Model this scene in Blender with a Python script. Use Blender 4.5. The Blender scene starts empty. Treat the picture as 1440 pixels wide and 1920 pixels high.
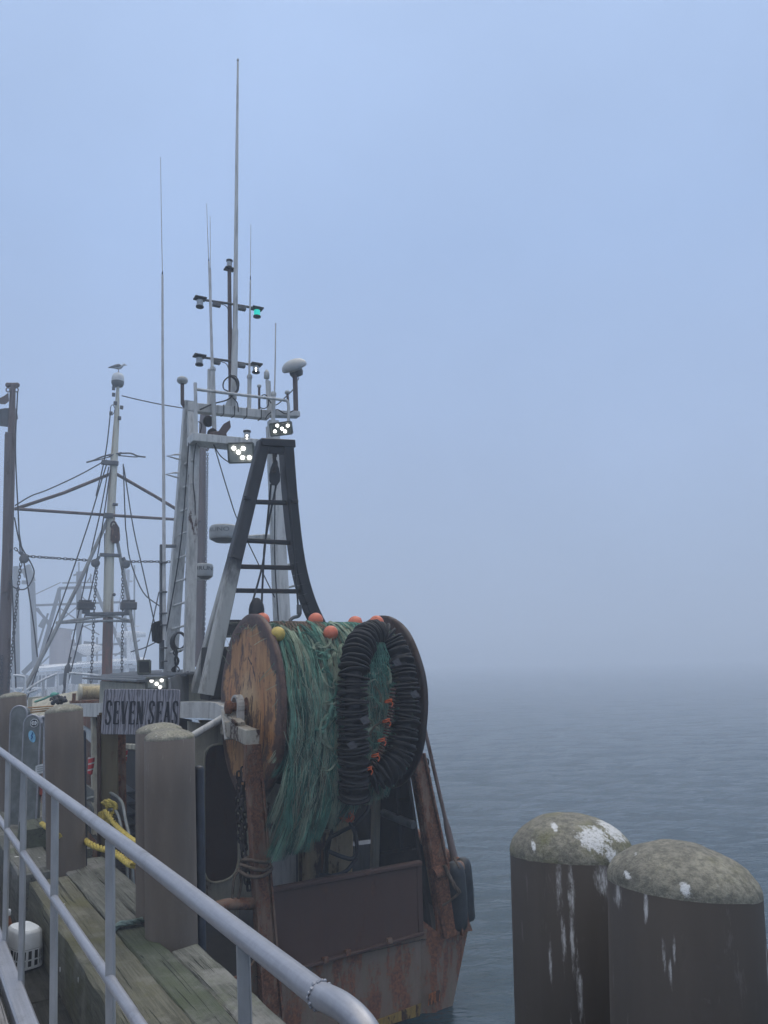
import bpy, math, random
from mathutils import Vector, Matrix, noise
random.seed(7)
SC = bpy.context.scene
COL = SC.collection
V = Vector
R = math.radians

# ---------------------------------------------------------------- camera
F_PX, PITCH, ROLL, EYE = 1442.0, R(11.1), -0.02, 3.5
EYEP = V((0, 0, EYE))
_fw = V((0, math.cos(PITCH), math.sin(PITCH)))
_u0 = V((0, -math.sin(PITCH), math.cos(PITCH)))
_r0 = V((1, 0, 0))
_rt = _r0 * math.cos(ROLL) + _u0 * math.sin(ROLL)
_up = _u0 * math.cos(ROLL) - _r0 * math.sin(ROLL)
cd = bpy.data.cameras.new('camera')
cam = bpy.data.objects.new('camera', cd)
COL.objects.link(cam)
cam.matrix_world = Matrix(((_rt.x, _up.x, -_fw.x, 0), (_rt.y, _up.y, -_fw.y, 0), (_rt.z, _up.z, -_fw.z, EYE), (0, 0, 0, 1)))
cd.sensor_fit = 'VERTICAL'
cd.sensor_height = 36.0
cd.sensor_width = 27.0
cd.lens = 36.0 * F_PX / 1920.0
cd.clip_start = 0.05
cd.clip_end = 5000
SC.camera = cam

# ---------------------------------------------------------------- world, sun, exposure
SUN_EL, SUN_ROT = R(52), R(200)
w = bpy.data.worlds.new('World')
SC.world = w
w.use_nodes = True
wn = w.node_tree
bgn = wn.nodes['Background']
sky = wn.nodes.new('ShaderNodeTexSky')
sky.sky_type = 'NISHITA'
sky.sun_disc = False
sky.sun_elevation = SUN_EL
sky.sun_rotation = SUN_ROT
sky.air_density = 1.6
sky.dust_density = 6.0
tc = wn.nodes.new('ShaderNodeTexCoord')
sx = wn.nodes.new('ShaderNodeSeparateXYZ')
wn.links.new(tc.outputs['Generated'], sx.inputs[0])
rp = wn.nodes.new('ShaderNodeValToRGB')
wn.links.new(sx.outputs['Z'], rp.inputs[0])
SKY = [(0.0, (3.7, 5.0, 7.4)), (0.25, (4.1, 5.5, 8.4)), (0.5, (4.15, 5.8, 9.1)), (0.70, (4.9, 6.6, 9.9)), (1.0, (22.5, 21.0, 18.8))]
while len(rp.color_ramp.elements) < len(SKY):
    rp.color_ramp.elements.new(0.5)
for e, (p, c) in zip(rp.color_ramp.elements, SKY):
    e.position = p
    e.color = (c[0] / 40, c[1] / 40, c[2] / 40, 1)
sc10 = wn.nodes.new('ShaderNodeVectorMath')
sc10.operation = 'SCALE'
sc10.inputs['Scale'].default_value = 40.0
wn.links.new(rp.outputs[0], sc10.inputs[0])
sn = wn.nodes.new('ShaderNodeTexNoise')
sn.inputs['Scale'].default_value = 2.2
sn.inputs['Detail'].default_value = 4
wn.links.new(tc.outputs['Generated'], sn.inputs['Vector'])
sr = wn.nodes.new('ShaderNodeMapRange')
for i_, v_ in ((1, .25), (2, .75), (3, .91), (4, 1.09)):
    sr.inputs[i_].default_value = v_
wn.links.new(sn.outputs[0], sr.inputs[0])
sc2 = wn.nodes.new('ShaderNodeVectorMath')
sc2.operation = 'SCALE'
wn.links.new(sr.outputs[0], sc2.inputs['Scale'])
wn.links.new(sc10.outputs[0], sc2.inputs[0])
mx = wn.nodes.new('ShaderNodeMix')
mx.data_type = 'RGBA'
mx.inputs[0].default_value = 0.88           # overcast layer over the clear sky
wn.links.new(sky.outputs[0], mx.inputs[6])
wn.links.new(sc2.outputs[0], mx.inputs[7])
wn.links.new(mx.outputs[2], bgn.inputs[0])
bgn.inputs[1].default_value = 0.1
sl = bpy.data.lights.new('sun', 'SUN')
sl.energy = 0.9
sl.angle = R(40)
sl.color = (1.0, 0.93, 0.84)
sun = bpy.data.objects.new('sun', sl)
COL.objects.link(sun)
sun.rotation_euler = (R(90) - SUN_EL, 0, R(180) - SUN_ROT + R(180))
SC.view_settings.view_transform = 'Standard'
SC.view_settings.look = 'None'
SC.view_settings.exposure = 0.0
SC.view_settings.gamma = 1.0
SC.cycles.use_denoising = True
try:
    SC.cycles.denoiser = 'OPENIMAGEDENOISE'
except Exception:
    pass
SC.cycles.max_bounces = 8
SC.cycles.diffuse_bounces = 3
SC.cycles.glossy_bounces = 3
SC.cycles.volume_bounces = 4
SC.cycles.caustics_reflective = False
SC.cycles.caustics_refractive = False

# ---------------------------------------------------------------- places: rays of the survey, dock frame, boat frame
def ray(px, py):
    return _fw + _rt * ((px - 720) / F_PX) - _up * ((py - 960) / F_PX)
def at(px, py, y):
    d = ray(px, py)
    return EYEP + d * (y / d.y)
def onz(px, py, z):
    d = ray(px, py)
    return EYEP + d * ((z - EYE) / d.z)
DK = V((-0.53, 0.848, 0)).normalized()         # along the dock
DN = V((DK.y, -DK.x, 0))                       # across it, towards the boats
def dk(u, v, z):
    return DN * u + DK * v + V((0, 0, z))
TH = R(29)
BA = V((math.cos(TH), math.sin(TH), 0))        # athwart, to starboard
BF = V((-math.sin(TH), math.cos(TH), 0))       # forward
BO = V((-1.1315, 7.5, 0.0))
WL = 0.1                                       # water level
def bp(t, s, z):
    return BO + BA * t + BF * s + V((0, 0, z))
def bs(px, py, s):
    d = ray(px, py)
    return EYEP + d * ((BO + BF * s - EYEP).dot(BF) / d.dot(BF))
def bt(px, py, t):
    d = ray(px, py)
    return EYEP + d * ((BO + BA * t - EYEP).dot(BA) / d.dot(BA))
UP = V((0, 0, 1))

# ---------------------------------------------------------------- mesh builder
def spl(pts, n=8):
    pts = [V(p) for p in pts]
    if len(pts) < 3:
        return [pts[0].lerp(pts[1], i / n) for i in range(n + 1)]
    P = [pts[0] * 2 - pts[1]] + pts + [pts[-1] * 2 - pts[-2]]
    out = []
    for i in range(1, len(P) - 2):
        a, b, c, d = P[i - 1:i + 3]
        for k in range(n):
            t = k / n
            out.append(0.5 * ((2 * b) + (c - a) * t + (2 * a - 5 * b + 4 * c - d) * t * t + (3 * b - a - 3 * c + d) * t ** 3))
    out.append(pts[-1])
    return out

class MB:
    def __init__(s):
        s.v, s.f, s.m, s.sm, s.g = [], [], [], [], []
    def add(s, vs, fs, mi=0, smooth=False):
        b = len(s.v)
        s.v.extend(V(x) for x in vs)
        for f in fs:
            s.f.append(tuple(i + b for i in f))
            s.m.append(mi)
            s.sm.append(smooth)
        return s
    def loft(s, rings, mi=0, smooth=True, closed=True, cap=True, loop=False):
        s.g.append((len(s.v), len(s.f)))
        n = len(rings[0])
        vs = [p for r in rings for p in r]
        fs = []
        K = len(rings)
        for i in range(K if loop else K - 1):
            j = (i + 1) % K
            for k in range(n if closed else n - 1):
                l = (k + 1) % n
                fs.append((i * n + k, i * n + l, j * n + l, j * n + k))
        s.add(vs, fs, mi, smooth)
        if cap and closed and not loop:
            s.add(rings[0], [tuple(range(n - 1, -1, -1))], mi)
            s.add(rings[-1], [tuple(range(n))], mi)
        return s
    def bar(s, p0, p1, w, h, side=None, ch=0.18, w1=None, h1=None, mi=0):
        p0, p1 = V(p0), V(p1)
        d = (p1 - p0).normalized()
        sd = V(side) if side is not None else (UP if abs(d.z) < 0.9 else BA)
        u = sd - d * sd.dot(d)
        u.normalize()
        vv = d.cross(u)
        def ring(p, a, b):
            c = ch * min(a, b)
            a, b = a / 2, b / 2
            q = [(a - c, b), (a, b - c), (a, -b + c), (a - c, -b), (-a + c, -b), (-a, -b + c), (-a, b - c), (-a + c, b)]
            return [p + u * x + vv * y for x, y in q][::-1]
        return s.loft([ring(p0, w, h), ring(p1, w1 or w, h1 or h)], mi, False)
    def tube(s, path, r, n=8, mi=0, cap=True, loop=False, smooth=True):
        path = [V(p) for p in path]
        K = len(path)
        rs = r if isinstance(r, (list, tuple)) else [r] * K
        rings = []
        pu = None
        for i, p in enumerate(path):
            if loop:
                d = path[(i + 1) % K] - path[i - 1]
            else:
                d = path[min(i + 1, K - 1)] - path[max(i - 1, 0)]
            if d.length < 1e-9:
                d = V((0, 0, 1))
            d.normalize()
            if pu is None:
                pu = d.orthogonal()
            u = pu - d * pu.dot(d)
            if u.length < 1e-6:
                u = d.orthogonal()
            u.normalize()
            pu = u
            vv = d.cross(u)
            rings.append([p + (u * math.cos(6.28318 * k / n) + vv * math.sin(6.28318 * k / n)) * rs[i] for k in range(n)])
        return s.loft(rings, mi, smooth, True, cap, loop)
    def lathe(s, prof, c=(0, 0, 0), ax=UP, n=20, mi=0, smooth=True, jit=None):
        c, ax = V(c), V(ax).normalized()
        u = ax.orthogonal().normalized()
        vv = ax.cross(u)
        rings = []
        for r, z in prof:
            ring = []
            for k in range(n):
                a = 6.28318530718 * k / n
                rr = r * (jit(k, z) if jit else 1)
                ring.append(c + ax * z + (u * math.cos(a) + vv * math.sin(a)) * max(rr, 1e-4))
            rings.append(ring)
        return s.loft(rings, mi, smooth)
    def box(s, c, sx, sy, sz, X=V((1, 0, 0)), Y=None, Z=UP, mi=0, ch=0.12):
        c, X = V(c), V(X).normalized()
        return s.bar(c - X * sx / 2, c + X * sx / 2, sz, sy, Z, ch, mi=mi)
    def ball(s, c, r, n=14, mi=0, sq=(1, 1, 1)):
        rings = []
        c = V(c)
        m = max(6, n // 2 + 1)
        for i in range(m):
            a = math.pi * (i + 0.02) / (m - 1 + 0.04)
            rings.append([c + V((math.sin(a) * math.cos(6.28318 * k / n) * r * sq[0], math.sin(a) * math.sin(6.28318 * k / n) * r * sq[1], -math.cos(a) * r * sq[2])) for k in range(n)])
        return s.loft(rings, mi, True)
    def plate(s, pts, th, nrm=None, mi=0):
        pts = [V(p) for p in pts]
        if nrm is None:
            nrm = (pts[1] - pts[0]).cross(pts[2] - pts[0]).normalized()
        nrm = V(nrm).normalized()
        return s.loft([[p - nrm * th / 2 for p in pts], [p + nrm * th / 2 for p in pts]], mi, False)
    def chain(s, path, ln=0.09, wr=0.011, mi=0):
        path = [V(p) for p in path]
        d = [0]
        for a, b in zip(path, path[1:]):
            d.append(d[-1] + (b - a).length)
        n = max(2, int(d[-1] / (ln * 0.74)))
        def pos(x):
            for i in range(len(d) - 1):
                if x <= d[i + 1] or i == len(d) - 2:
                    return path[i].lerp(path[i + 1], (x - d[i]) / max(1e-6, d[i + 1] - d[i]))
        for i in range(n):
            x = d[-1] * (i + 0.5) / n
            p, q = pos(max(0, x - ln * 0.3)), pos(min(d[-1], x + ln * 0.3))
            dr = (q - p).normalized()
            o = dr.orthogonal().normalized()
            o.rotate(Matrix.Rotation((math.pi / 2) * (i % 2) + 0.5 + random.uniform(-.25, .25), 3, dr))
            c = pos(x)
            hw = ln * 0.27
            hl = ln * 0.5 - hw
            pts = []
            for k in range(12):
                a = 6.28318 * k / 12
                pts.append(c + o * math.cos(a) * hw + dr * (math.sin(a) * hw + (hl if math.sin(a) > 0.01 else -hl if math.sin(a) < -0.01 else 0)))
            s.tube(pts, wr, 5, mi, False, True)
        return s
    def rope(s, path, r, mi=0, pitch=9.0):
        path = [V(p) for p in path]
        d = 0.0
        st = [[], [], []]
        for i, p in enumerate(path):
            if i:
                d += (p - path[i - 1]).length
            t = (path[min(i + 1, len(path) - 1)] - path[max(0, i - 1)]).normalized()
            u = t.cross(V((0.31, 0.2, 0.93))).normalized()
            vv = t.cross(u)
            for k in range(3):
                a = 2.0944 * k + d / (r * pitch) * 6.28318
                st[k].append(p + (u * math.cos(a) + vv * math.sin(a)) * r * 0.55)
        for k in range(3):
            s.tube(st[k], r * 0.56, 5, mi)
        return s

def fine(path, step):
    out = []
    for a, b in zip(path, path[1:]):
        n = max(1, int((b - a).length / step))
        out += [a.lerp(b, i / n) for i in range(n)]
    return out + [path[-1]]

SINGLE = {'rungs': 'rung', 'ladder_rungs': 'ladder_rung', 'locker': 'locker', 'cable_straps': 'cable_strap', 'quarter_plating': 'quarter_plate', 'step_loop': 'step_loop', 'hinge': 'hinge', 'lug': 'lug',
          'shelter_post': 'shelter_post', 'stiffener': 'stiffener', 'cross_bearers': 'cross_bearer', 'ladder_stair': 'stair_tread', 'beacon_bulb': 'beacon_bulb', 'lit_bulb': 'lit_bulb', 'pulley': 'pulley', 'falls': 'hoist_rope',
          'rung': 'rung', 'deck_rail': 'deck_rail', 'leg_tie': 'leg_tie', 'torn_flap': 'torn_flap', 'foredeck_bulwark': 'foredeck_bulwark', 'winch_post': 'winch_post', 'cooling_fins': 'cooling_fin', 'cheek': 'cheek', 'grating_bar': 'grating_bar', 'bolted_clamp': 'bolted_clamp', 'mast_fittings': 'mast_fitting',
          'gantry_leg': 'gantry_leg', 'gantry_beam': 'gantry_beam', 'brace': 'brace', 'stay': 'stay', 'gallows_leg': 'gallows_leg', 'machinery': 'machinery', 'thin_aerials': 'thin_aerial', 'exhaust_stack': 'exhaust_stack'}
WM = {}                                        # each object's place in the world
def tag(o, label=None, cat=None, group=None, kind=None):
    for k, x in (('label', label), ('category', cat), ('group', group), ('kind', kind)):
        if x:
            o[k] = x
    return o
def root(name, loc, label, cat, group=None):
    o = bpy.data.objects.new(name, None)
    COL.objects.link(o)
    o.location = loc
    o.empty_display_size = 0.1
    WM[o.name] = Matrix.Translation(V(loc))
    return tag(o, label, cat, group)
def org(o):
    while o.parent:
        o = o.parent
    return WM[o.name].translation.copy()
def build(mb, name, mats, parent=None, label=None, cat=None, group=None, kind=None, M=None, loc=None):
    """links mb as one object; its points are world points, or points of frame M when M is given"""
    if name in SINGLE and len(mb.g) > 1:
        # several like pieces collected in one builder: each becomes an object of its own
        ends = mb.g[1:] + [(len(mb.v), len(mb.f))]
        for (v0, f0), (v1, f1) in zip(mb.g, ends):
            q = MB()
            q.v = mb.v[v0:v1]
            q.f = [tuple(i - v0 for i in f) for f in mb.f[f0:f1]]
            q.m, q.sm = mb.m[f0:f1], mb.sm[f0:f1]
            last = build(q, SINGLE[name], mats, parent, label, cat, group, kind, M, loc)
        return last
    me = bpy.data.meshes.new(name)
    mats = mats if isinstance(mats, (list, tuple)) else [mats]
    L = org(parent) if parent else (V(loc) if loc is not None else V((0, 0, 0)))
    if M is not None:
        vs = mb.v
    else:
        vs = [p - L for p in mb.v]
    me.from_pydata([tuple(p) for p in vs], [], mb.f)
    for m in mats:
        me.materials.append(m)
    me.polygons.foreach_set('material_index', mb.m)
    me.polygons.foreach_set('use_smooth', mb.sm)
    me.update()
    o = bpy.data.objects.new(name, me)
    COL.objects.link(o)
    W = M if M is not None else Matrix.Translation(L)
    WM[o.name] = W
    if parent:
        o.parent = parent
        o.matrix_local = WM[parent.name].inverted() @ W
    else:
        o.matrix_world = W
    return tag(o, label, cat, group, kind)

def frame(c, z, x=None):
    z = V(z).normalized()
    x = V(x) if x is not None else z.orthogonal()
    x = (x - z * x.dot(z)).normalized()
    y = z.cross(x)
    return Matrix(((x.x, y.x, z.x, c[0]), (x.y, y.y, z.y, c[1]), (x.z, y.z, z.z, c[2]), (0, 0, 0, 1)))

# ---------------------------------------------------------------- materials
def lin(c):
    return tuple(((x / 255) / 12.92 if x <= 10 else ((x / 255 + 0.055) / 1.055) ** 2.4) for x in c)
class T:
    def __init__(s, name, rough=0.6, metal=0.0):
        s.m = bpy.data.materials.new(name)
        s.m.use_nodes = True
        s.nt = s.m.node_tree
        s.b = s.nt.nodes['Principled BSDF']
        s.b.inputs['Roughness'].default_value = rough
        s.b.inputs['Metallic'].default_value = metal
        s.co = s.nt.nodes.new('ShaderNodeTexCoord').outputs['Object']
    def put(s, sock, x):
        if hasattr(x, 'is_output'):
            s.nt.links.new(x, sock)
        elif isinstance(x, (tuple, list)) and len(x) == 3 and sock.type == 'RGBA':
            sock.default_value = (*x, 1)
        else:
            sock.default_value = x
    def mp(s, scale=(1, 1, 1), rot=(0, 0, 0), loc=(0, 0, 0), co=None):
        n = s.nt.nodes.new('ShaderNodeMapping')
        s.put(n.inputs[0], co or s.co)
        n.inputs['Location'].default_value = loc
        n.inputs['Rotation'].default_value = rot
        n.inputs['Scale'].default_value = scale
        return n.outputs[0]
    def noise(s, co=None, scale=5, detail=6, rough=0.6, dist=0.0):
        n = s.nt.nodes.new('ShaderNodeTexNoise')
        s.put(n.inputs['Vector'], co or s.co)
        n.inputs['Scale'].default_value = scale
        n.inputs['Detail'].default_value = detail
        n.inputs['Roughness'].default_value = rough
        n.inputs['Distortion'].default_value = dist
        return n.outputs[0]
    def wave(s, co=None, scale=5, dist=4, detail=3, dscale=1.5, dirn='X', kind='BANDS'):
        n = s.nt.nodes.new('ShaderNodeTexWave')
        n.wave_type = kind
        if kind == 'BANDS':
            n.bands_direction = dirn
        else:
            n.rings_direction = dirn
        s.put(n.inputs['Vector'], co or s.co)
        n.inputs['Scale'].default_value = scale
        n.inputs['Distortion'].default_value = dist
        n.inputs['Detail'].default_value = detail
        n.inputs['Detail Scale'].default_value = dscale
        return n.outputs['Fac'] if 'Fac' in n.outputs else n.outputs[1]
    def vor(s, co=None, scale=5, feature='F1'):
        n = s.nt.nodes.new('ShaderNodeTexVoronoi')
        n.feature = feature
        s.put(n.inputs['Vector'], co or s.co)
        n.inputs['Scale'].default_value = scale
        return n.outputs['Distance']
    def ramp(s, x, a, b, inv=False):
        n = s.nt.nodes.new('ShaderNodeMapRange')
        n.interpolation_type = 'SMOOTHSTEP'
        s.put(n.inputs[0], x)
        n.inputs[1].default_value = a
        n.inputs[2].default_value = b
        n.inputs[3].default_value = 1 if inv else 0
        n.inputs[4].default_value = 0 if inv else 1
        return n.outputs[0]
    def math(s, op, a, b=0.0, c=0.0):
        n = s.nt.nodes.new('ShaderNodeMath')
        n.operation = op
        s.put(n.inputs[0], a)
        s.put(n.inputs[1], b)
        if op in ('MULTIPLY_ADD',):
            s.put(n.inputs[2], c)
        return n.outputs[0]
    def mix(s, f, a, b):
        n = s.nt.nodes.new('ShaderNodeMix')
        n.data_type = 'RGBA'
        s.put(n.inputs[0], f)
        s.put(n.inputs[6], a)
        s.put(n.inputs[7], b)
        return n.outputs[2]
    def xyz(s, co=None):
        n = s.nt.nodes.new('ShaderNodeSeparateXYZ')
        s.put(n.inputs[0], co or s.co)
        return n.outputs
    def col(s, c):
        s.put(s.b.inputs['Base Color'], c)
        return s
    def rgh(s, c):
        s.put(s.b.inputs['Roughness'], c)
        return s
    def bump(s, h, st=0.3, dist=0.02):
        n = s.nt.nodes.new('ShaderNodeBump')
        n.inputs['Strength'].default_value = st
        n.inputs['Distance'].default_value = dist
        s.put(n.inputs['Height'], h)
        s.nt.links.new(n.outputs[0], s.b.inputs['Normal'])
        return s
    def splat(s, items, nz=26, amt=0.9, soft=0.35, stretch=1.0):
        """mask of blotches: items are (x, y, z, rx, ry, rz) in object space, ragged and broken up by noise"""
        nco = s.mp((1, 1, stretch))
        nn = s.math('MULTIPLY_ADD', s.noise(nco, nz, 8, 0.75), amt, -amt / 2)
        n3 = s.math('MULTIPLY_ADD', s.noise(nco, nz * 0.3, 4, 0.6), amt * 0.8, -amt * 0.4)
        nn = s.math('ADD', nn, n3)
        out = None
        for x, y, z, a, b, c in items:
            q = s.mp((1 / a, 1 / b, 1 / c), (0, 0, 0), (-x / a, -y / b, -z / c))
            l = s.nt.nodes.new('ShaderNodeVectorMath')
            l.operation = 'LENGTH'
            s.put(l.inputs[0], q)
            d = s.math('ADD', l.outputs['Value'], nn)
            k = s.ramp(d, 1 - soft, 1.0, True)
            out = k if out is None else s.math('MAXIMUM', out, k)
        return out

RUST_D, RUST_M, RUST_O = (0.030, 0.017, 0.013), (0.075, 0.034, 0.020), (0.16, 0.062, 0.022)
def rusty(name, paint, amt=0.5, scale=3.0, streak=0.25, rough=0.6, spec=0.4, ra=RUST_D, rb=RUST_M, grime=0.5, dirty=(0.04, 0.038, 0.035), bump=0.35):
    """chipped paint over rust: big patches, vertical runs, fine pitting"""
    t = T(name, rough)
    n1 = t.noise(t.mp((1, 1, streak)), scale, 7, 0.68)
    n2 = t.noise(None, scale * 7, 5, 0.7)
    n3 = t.noise(t.mp((1, 1, 0.12)), scale * 5, 4, 0.6)
    f = t.math('MULTIPLY_ADD', n2, 0.22, n1)
    th = 0.92 - 0.55 * amt
    mk = t.ramp(f, th - 0.02, th + 0.05)
    rust = t.mix(t.ramp(n2, 0.35, 0.68), ra, rb)
    rust = t.mix(t.ramp(n3, 0.58, 0.72), rust, RUST_O)
    pg = t.mix(t.math('MULTIPLY', t.ramp(n3, 0.42, 0.75), grime), paint, dirty)
    pg = t.mix(t.math('MULTIPLY', t.ramp(f, th - 0.16, th), 0.45), pg, tuple(0.5 * x + 0.5 * y for x, y in zip(paint, RUST_M)))
    t.col(t.mix(mk, pg, rust))
    t.rgh(t.math('MULTIPLY_ADD', mk, 0.25, rough - 0.05))
    t.b.inputs['Specular IOR Level'].default_value = spec
    t.bump(t.math('MULTIPLY_ADD', mk, 0.35, n2), bump, 0.006)
    return t.m
def plain(name, c, rough=0.6, metal=0.0, var=0.25, scale=9, bump=0.15, c2=None):
    t = T(name, rough, metal)
    n = t.noise(None, scale, 6, 0.65)
    t.col(t.mix(t.ramp(n, 0.3, 0.72), tuple(x * (1 - var) for x in c), c2 or tuple(min(1, x * (1 + var)) for x in c)))
    t.rgh(t.math('MULTIPLY_ADD', n, 0.25, rough - 0.12))
    t.bump(n, bump, 0.006)
    return t.m
def wood(name, c, c2, moss=0.0, ang=0.0, scale=1.0, mossc=(0.045, 0.06, 0.02), light=None):
    """grain along the direction turned by ang about Z"""
    t = T(name, 0.85)
    co = t.mp((1, 1, 1), (0, 0, -ang))
    g = t.noise(t.mp((1.2 * scale, 20 * scale, 20 * scale), co=co), 1.6, 9, 0.72, 0.7)
    g2 = t.noise(t.mp((2.2, 75, 75), co=co), 1.5, 5, 0.7, 0.4)
    b = t.noise(co, 2.6, 8, 0.7)
    ck = t.noise(t.mp((0.55, 24, 24), co=co), 1.0, 5, 0.55, 1.6)
    crack = t.ramp(ck, 0.335, 0.375, True)
    base = t.mix(t.ramp(g, 0.36, 0.64), c, c2)
    base = t.mix(t.math('MULTIPLY', t.ramp(g2, 0.45, 0.68), 0.6), base, tuple(0.55 * x for x in c))
    base = t.mix(t.math('MULTIPLY', t.ramp(b, 0.48, 0.66), 0.7), base, light or tuple(1.35 * x for x in c2))
    base = t.mix(t.math('MULTIPLY', t.ramp(t.noise(co, 4.5, 7, 0.75), 0.53, 0.68), 0.55), base, tuple(0.42 * x for x in c))
    if moss:
        mm = t.ramp(t.math('MULTIPLY_ADD', g, 0.25, t.noise(co, 1.7, 8, 0.75)), 0.78 - 0.35 * moss, 0.98 - 0.3 * moss)
        base = t.mix(t.math('MULTIPLY', mm, 0.8), base, mossc)
    base = t.mix(t.math('MULTIPLY', crack, 0.88), base, tuple(0.2 * x for x in c))
    # a few gull droppings, small and hard-edged
    vd = t.math('MULTIPLY_ADD', t.noise(co, 45, 3, 0.6), 0.09, t.vor(co, 5.0))
    sp = t.math('MULTIPLY', t.ramp(vd, 0.105, 0.125, True), t.ramp(t.noise(co, 1.1, 2, 0.5), 0.54, 0.57))
    base = t.mix(sp, base, (0.75, 0.75, 0.72))
    t.col(base)
    t.b.inputs['Specular IOR Level'].default_value = 0.25
    t.bump(t.math('MULTIPLY_ADD', crack, -0.9, t.math('MULTIPLY_ADD', g2, 0.5, g)), 0.9, 0.008)
    return t.m
def glow(name, c, st):
    m = bpy.data.materials.new(name)
    m.use_nodes = True
    b = m.node_tree.nodes['Principled BSDF']
    b.inputs['Base Color'].default_value = (*c, 1)
    b.inputs['Emission Color'].default_value = (*c, 1)
    b.inputs['Emission Strength'].default_value = st
    return m

DANG = math.atan2(DK.y, DK.x)
BANG = math.atan2(BF.y, BF.x)
m_alu = T('aluminium', 0.36, 0.35)
_n = m_alu.noise(None, 5, 6, 0.7)
_n2 = m_alu.noise(m_alu.mp((0.8, 26, 26), co=m_alu.mp((1, 1, 1), (0, 0, -DANG))), 2.2, 5, 0.7)
_c = m_alu.mix(m_alu.ramp(_n2, 0.3, 0.7), (0.29, 0.295, 0.32), (0.40, 0.405, 0.43))
_c = m_alu.mix(m_alu.math('MULTIPLY', m_alu.ramp(_n, 0.54, 0.70), 0.6), _c, (0.19, 0.19, 0.195))
_c = m_alu.mix(m_alu.math('MULTIPLY', m_alu.ramp(m_alu.noise(None, 70, 4, 0.6), 0.42, 0.6), 0.12), _c, (0.52, 0.53, 0.55))
_c = m_alu.mix(m_alu.math('MULTIPLY', m_alu.ramp(m_alu.noise(m_alu.mp((2.5, 14, 14), co=m_alu.mp((1, 1, 1), (0, 0, -DANG))), 6, 7, 0.75), 0.66, 0.72), 0.8), _c, (0.12, 0.11, 0.10))
m_alu.col(_c)
m_alu.rgh(m_alu.math('MULTIPLY_ADD', _n, 0.3, 0.22)).bump(_n2, 0.05, 0.002)
m_alu = m_alu.m
m_weld = plain('weld_bead', (0.36, 0.37, 0.4), 0.35, 0.7, 0.4, 90, 0.9)
m_whiterust = rusty('white_paint_rusting', (0.56, 0.56, 0.53), 0.34, 3.5, 0.2, 0.5)
m_grey = rusty('grey_paint', (0.60, 0.60, 0.575), 0.15, 3, 0.2, 0.5, grime=0.5)
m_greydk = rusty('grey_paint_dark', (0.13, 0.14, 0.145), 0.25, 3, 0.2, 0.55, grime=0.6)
m_brownpole = rusty('brown_primer_paint', (0.13, 0.098, 0.092), 0.4, 2.5, 0.15, 0.65, grime=0.4)
m_black = rusty('tarred_black_paint', (0.014, 0.015, 0.017), 0.16, 3, 0.3, 0.5, grime=0.2, dirty=(0.05, 0.055, 0.06))
m_rust = rusty('heavy_rust', (0.26, 0.165, 0.115), 0.64, 6, 0.4, 0.8, ra=(0.085, 0.04, 0.027), rb=(0.26, 0.115, 0.062), bump=0.6)
m_gate = rusty('brown_gate_paint', (0.092, 0.050, 0.038), 0.48, 1.8, 0.4, 0.6, ra=(0.065, 0.031, 0.023), rb=(0.125, 0.062, 0.04), grime=0.3, bump=0.25)
m_hull = rusty('hull_rust_brown', (0.25, 0.18, 0.135), 0.62, 4.2, 0.26, 0.7, ra=(0.13, 0.06, 0.04), rb=(0.30, 0.125, 0.066), grime=0.7, dirty=(0.20, 0.20, 0.13))
m_cream = rusty('cream_paint_rusting', (0.44, 0.42, 0.33), 0.40, 2.2, 0.25, 0.6, grime=0.7, dirty=(0.09, 0.085, 0.07))
m_creamsoft = rusty('cream_paint', (0.50, 0.46, 0.34), 0.24, 2.5, 0.3, 0.55, grime=0.4)
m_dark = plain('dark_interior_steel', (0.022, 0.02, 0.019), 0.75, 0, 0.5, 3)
m_door = rusty('door_rust_brown', (0.045, 0.025, 0.018), 0.5, 2.2, 0.35, 0.7, ra=(0.030, 0.016, 0.012), rb=(0.065, 0.028, 0.018), grime=0.2)
m_rubber = plain('black_rubber', (0.014, 0.015, 0.018), 0.55, 0, 0.5, 14, 0.3)
m_sweep = plain('black_rubber_sweep', (0.0055, 0.0057, 0.007), 0.62, 0, 0.6, 22, 0.3)
t = T('tarred_to_bare_paint', 0.55)
_n = t.noise(t.mp((1, 1, .35)), 3.2, 8, .72)
_z = t.math('MULTIPLY_ADD', _n, 2.2, t.xyz()[2])
_k = t.ramp(_z, 5.2, 6.0)
_w = t.mix(t.ramp(t.noise(t.mp((1, 1, .2)), 6, 7, .72), .48, .66), (0.42, 0.42, 0.39), (0.17, 0.15, 0.12))
t.col(t.mix(_k, _w, t.mix(t.ramp(_n, .4, .65), (0.014, 0.015, 0.017), (0.035, 0.037, 0.04))))
t.bump(_n, 0.3, .006)
m_tarred = t.m
m_navy = plain('navy_fender_plastic', (0.012, 0.016, 0.026), 0.4, 0, 0.5, 10, 0.15)
m_whip = plain('antenna_white', (0.58, 0.57, 0.55), 0.4, 0, 0.15, 6, 0.05)
m_plasticw = plain('white_plastic', (0.60, 0.62, 0.62), 0.45, 0, 0.12, 8, 0.05)
m_dome = plain('radome_grey_white', (0.42, 0.43, 0.42), 0.45, 0, 0.15, 4, 0.05)
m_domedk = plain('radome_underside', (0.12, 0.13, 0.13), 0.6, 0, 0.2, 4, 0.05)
m_wire = plain('wire_rope', (0.030, 0.032, 0.038), 0.6, 0.2, 0.3, 30, 0.2)
m_cable = plain('black_cable', (0.016, 0.018, 0.02), 0.5, 0, 0.3, 20, 0.1)
m_chain = plain('rusty_chain', (0.030, 0.024, 0.023), 0.7, 0.2, 0.5, 30, 0.4)
m_chaing = plain('grey_chain', (0.06, 0.06, 0.065), 0.6, 0.3, 0.4, 30, 0.4)
m_lamp = glow('lamp_lit', (1.0, 0.98, 0.92), 9.0)
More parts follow.
